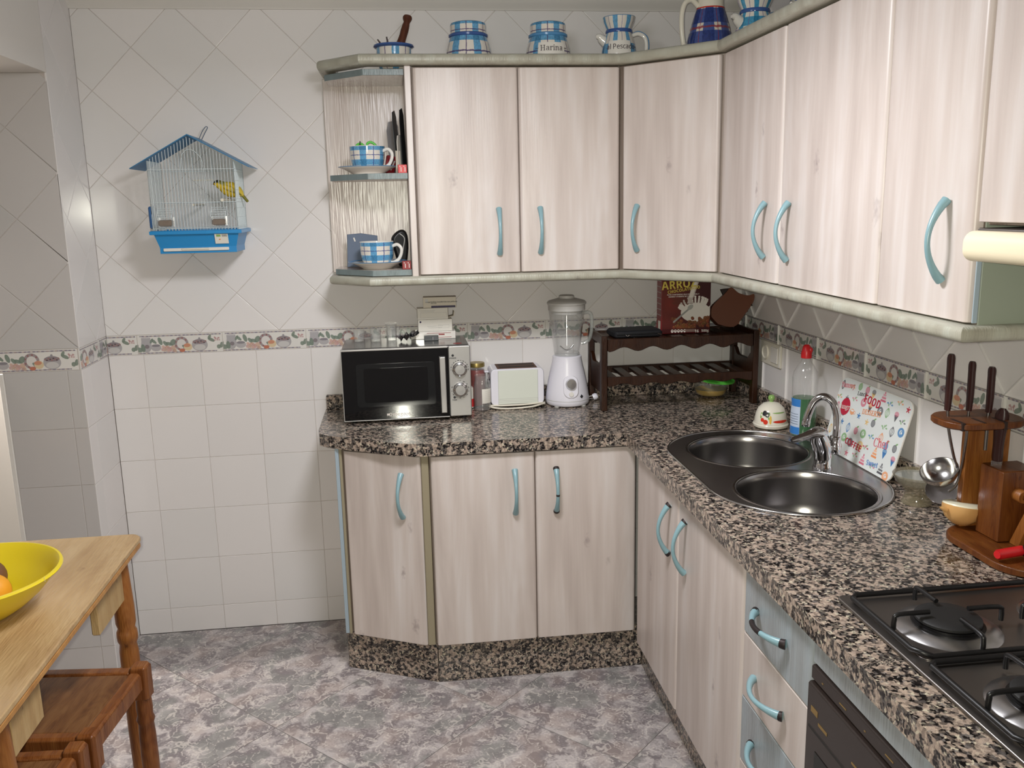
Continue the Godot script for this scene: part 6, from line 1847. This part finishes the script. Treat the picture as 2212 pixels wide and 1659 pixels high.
	var rs := [0.0008, 0.0056, 0.0102, 0.0132, 0.0145, 0.0168, 0.023, 0.0265, 0.025, 0.0185, 0.0105, 0.001]
	var cs := [Dk, [Yl, Dk], [Yl, Dk], [Yl, Dk], [Yl, Gr], [Yl, Gr], [Yl, Y2], Yl, Yl, Y2, Y2, Y2]
	obj("body", tube(st(), pts, rs, 18, Vector3.UP, 0.88, cs), M.feather, bd)
	obj("beak", tube(st(), [Vector3(-0.044, 0.0505, 0.003), Vector3(-0.0485, 0.0495, 0.003), Vector3(-0.053, 0.048, 0.003)], [0.0038, 0.0024, 0.0004], 8), M.beak, bd)
	for s in [-1.0, 1.0]:
		obj("eye", lathe(st(), pv([0.0, -0.0018, 0.0016, -0.0006, 0.0016, 0.0006, 0.0, 0.0018]), 10, at(-0.037, 0.0525, 0.002 + s * 0.0117)), M.eye, bd)
		obj("wing", tube(st(), [Vector3(-0.012, 0.039, s * 0.02), Vector3(-0.006, 0.039, s * 0.0212), Vector3(0.012, 0.031, s * 0.0215), Vector3(0.03, 0.021, s * 0.0145), Vector3(0.044, 0.011, s * 0.005)], [0.001, 0.008, 0.0095, 0.0065, 0.0006], 10, Vector3(0, 0, 1), 1.0, [Y2, Yl, Y2, Gr, Gr]), M.feather, bd)
		obj("leg", tube(st(), [Vector3(0.006, 0.014, s * 0.007), Vector3(0.003, 0.006, s * 0.007), Vector3(0.005, 0.0012, s * 0.007), Vector3(-0.003, 0.0006, s * 0.008)], [0.0022, 0.0011, 0.001, 0.0008], 6), M.beak, bd)
	obj("tail", tube(st(), [Vector3(0.036, 0.018, -0.003), Vector3(0.048, 0.006, -0.008), Vector3(0.06, -0.012, -0.014)], [0.004, 0.0055, 0.0045], 8, Vector3(0, 0, 1), 1.0, [Y2, Gr, Gr]), M.feather, bd)

func tray(x0: float, x1: float, z0: float, z1: float) -> SurfaceTool:
	var s := st()
	var rings := [[0.0, 0.02, -0.008], [0.0, 0.02, 0.012], [0.0, 0.008, 0.055], [0.0, 0.0, 0.0555], [0.0, -0.004, 0.0562], [0.0, -0.004, 0.067], [0.0, 0.002, 0.069], [0.0, 0.008, 0.066], [0.0, 0.022, 0.022]]
	var P := []
	for r in rings:
		P.append([Vector3(x0 + r[1], r[2], z0 + r[1] * 0.4), Vector3(x1 - r[1], r[2], z0 + r[1] * 0.4), Vector3(x1 - r[1], r[2], z1 - r[1]), Vector3(x0 + r[1], r[2], z1 - r[1])])
	for i in P.size() - 1:
		for k in 4:
			var j := (k + 1) % 4
			var a: Vector3 = P[i][k]
			var b: Vector3 = P[i][j]
			var c: Vector3 = P[i + 1][j]
			var d: Vector3 = P[i + 1][k]
			var n := (b - a).cross(d - a).normalized()
			if n.length() < 0.5:
				continue
			var mid := (a + b) * 0.5 - Vector3((x0 + x1) / 2, 0, (z0 + z1) / 2)
			mid.y = 0
			if i < 5 and n.dot(mid) < 0.0 or i >= 6 and n.y < 0.0:
				n = -n
			flat(s, a, b, c, d, n)
	flat(s, P[0][0], P[0][1], P[0][2], P[0][3], Vector3.DOWN)
	flat(s, P[8][0], P[8][1], P[8][2], P[8][3], Vector3.UP)
	return s

func lathe4(x: float, y: float, z: float, w: float, h: float, d: float) -> SurfaceTool:   # open-topped square cup
	var s := st()
	for q in [[x - w / 2, x - w / 2 + 0.0012, z - d / 2, z + d / 2], [x + w / 2 - 0.0012, x + w / 2, z - d / 2, z + d / 2], [x - w / 2, x + w / 2, z - d / 2, z - d / 2 + 0.0012], [x - w / 2, x + w / 2, z + d / 2 - 0.0012, z + d / 2]]:
		addbx(s, q[0], q[1], y, y + h * 0.62, q[2], q[3], 0.0004)
	addbx(s, x - w / 2, x + w / 2, y, y + 0.0015, z - d / 2, z + d / 2, 0.0004)
	return s

# ---------------------------------------------------------------- table, stools, fruit
func turned(prof: Array, x: float, z: float, y := 0.0) -> SurfaceTool:
	return lathe(st(), pv(prof), 28, at(x, y, z))

func stool_() -> Node3D:
	var t := thing("stool", "reddish wooden stool with a square seat nearest the back wall, under the table", "stool", Vector3(0.055, 0, 1.235), -0.11, "wooden stools pushed under the table")
	obj("seat", box(st(), at(0, 0.428, 0), Vector3(0.262, 0.018, 0.26), 0.006), M.stool_seat_wood, t)
	for q in [[0.145, 0.0, true], [-0.145, 0.0, true], [0.0, 0.145, false], [0.0, -0.145, false]]:
		obj("seat_rail", box(st(), at(q[0], 0.415, q[1]), Vector3(0.034, 0.054, 0.262) if q[2] else Vector3(0.262, 0.054, 0.034), 0.008), M.stool_wood, t)
	for sx in [-1.0, 1.0]:
		for sz in [-1.0, 1.0]:
			var l := obj("leg", turned([0.0, 0.0, 0.013, 0.0, 0.0165, 0.02, 0.02, 0.06, 0.0175, 0.075, 0.0215, 0.086, 0.0175, 0.097, 0.0205, 0.108, 0.022, 0.18, 0.021, 0.26, 0.0195, 0.285, 0.0235, 0.297, 0.0195, 0.31, 0.021, 0.33, 0.019, 0.365, 0.0, 0.366], sx * 0.15, sz * 0.15), M.stool_wood, t)
			obj("leg_block", box(st(), at(sx * 0.15, 0.405, sz * 0.15), Vector3(0.046, 0.1, 0.046), 0.009), M.stool_wood, l)
	for q in [[0.15, 0.0], [-0.15, 0.0]]:
		obj("stretcher", tube(st(), [Vector3(q[0], 0.14, -0.14), Vector3(q[0], 0.14, 0), Vector3(q[0], 0.14, 0.14)], [0.008, 0.011, 0.008], 12), M.stool_wood, t)
	return t

func dining() -> void:
	var tb := thing("dining_table", "light brown wooden table with turned legs at the left edge", "table", Vector3(-0.2, 0, 1.39))
	var P := Transform3D(Basis(), -tb.position)
	obj("tabletop", slab(st(), rrect(-0.62, 0.926, 0.213, 1.86, 0.035, 6), 0.735, 0.75, 0.004), M.table_top_wood, tb, P)
	obj("top_edge", slab(st(), rrect(-0.618, 0.928, 0.2115, 1.858, 0.034, 6), 0.719, 0.7345, 0.004), M.table_edge_wood, tb, P)
	var lp := [0.0, 0.0, 0.014, 0.0, 0.02, 0.02, 0.024, 0.06, 0.026, 0.2, 0.0255, 0.34, 0.025, 0.43, 0.022, 0.452, 0.0265, 0.462, 0.0275, 0.475, 0.0265, 0.488, 0.022, 0.498, 0.0265, 0.515, 0.0265, 0.56, 0.023, 0.64, 0.021, 0.69, 0.023, 0.718]
	for q in [[0.155, 0.972], [0.155, 1.728], [-0.56, 0.972], [-0.56, 1.775]]:
		obj("leg", turned(lp, q[0], q[1]), M.table_leg_wood, tb, P)
	for q in [[1.005, 1.205], [1.56, 1.702]]:
		obj("apron", box(st(), at(0.16, 0.655, (q[0] + q[1]) / 2), Vector3(0.02, 0.127, q[1] - q[0]), 0.003), M.apron_wood, tb, P)
	for x in [0.156, -0.56]:
		pass
	obj("apron", bx(-0.53, 0.13, 0.64, 0.7185, 0.964, 0.982, 0.003), M.apron_wood, tb, P)
	obj("apron", bx(-0.53, 0.13, 0.64, 0.7185, 1.766, 1.784, 0.003), M.apron_wood, tb, P)
	var s1 := stool_()
	copy_of(s1, Vector3(0.018, 0, 1.594), -0.06, "reddish wooden stool in front of the other one, cut off by the frame")
	# yellow bowl and fruit
	var bo := thing("fruit_bowl", "large yellow plastic bowl with fruit on the table", "bowl", Vector3(-0.025, 0.7505, 1.385))
	obj("bowl_body", lathe(st(), pv([0.0, 0.0006, 0.085, 0.0006, 0.09, 0.004, 0.115, 0.02, 0.145, 0.045, 0.168, 0.072, 0.176, 0.085, 0.1775, 0.088, 0.187, 0.089, 0.189, 0.092, 0.187, 0.096, 0.182, 0.0965, 0.172, 0.088, 0.163, 0.071, 0.141, 0.046, 0.112, 0.023, 0.088, 0.008, 0.0, 0.006]), 64), M.yellow_plastic, bo)
	obj("hang_hole", lathe(st(), pv([0.0055, 0.0, 0.0, 0.0005]), 16, euler(Vector3(0.1795, 0.0925, 0.05), Vector3(0, 0.27, -1.5))), M.glaze_white, bo)
	for q in [["orange", "bright orange lying in the yellow bowl", Vector3(0.052, 0.0095, 0.0), 0.042, M.orange_skin, "fruit"], ["pear", "yellowish green pear lying at the left in the bowl", Vector3(-0.022, 0.012, 0.078), 0.038, M.green_skin, "fruit"], ["kiwi", "brown skinned fruit lying behind the orange in the bowl", Vector3(0.008, 0.0095, -0.086), 0.042, M.brown_skin, "fruit"], ["orange", "orange at the far side of the yellow bowl", Vector3(-0.082, 0.012, -0.02), 0.038, M.orange_skin, "fruit"]]:
		var f := thing(q[0], q[1], q[5], bo.position + q[2], 0.4)
		var r: float = q[3]
		var pr := []
		for k in 13:
			var a := -PI / 2 + PI * k / 12
			pr.append(Vector2(maxf(cos(a) * r, 0.0), r + sin(a) * r * (1.25 if q[0] == "pear" and k > 6 else 0.96)))
		pr[0] = Vector2(0, pr[0].y)
		pr[12] = Vector2(0, pr[12].y)
		obj("flesh", lathe(st(), pr, 28, Transform3D(Basis(Vector3(0, 0, 1), 0.2), Vector3.ZERO)), q[4], f)
		obj("stalk", tube(st(), [Vector3(-r * 0.42, r * 1.9, 0), Vector3(-r * 0.5, r * 2.12, 0)], 0.002, 6), M.dark_handle, f)
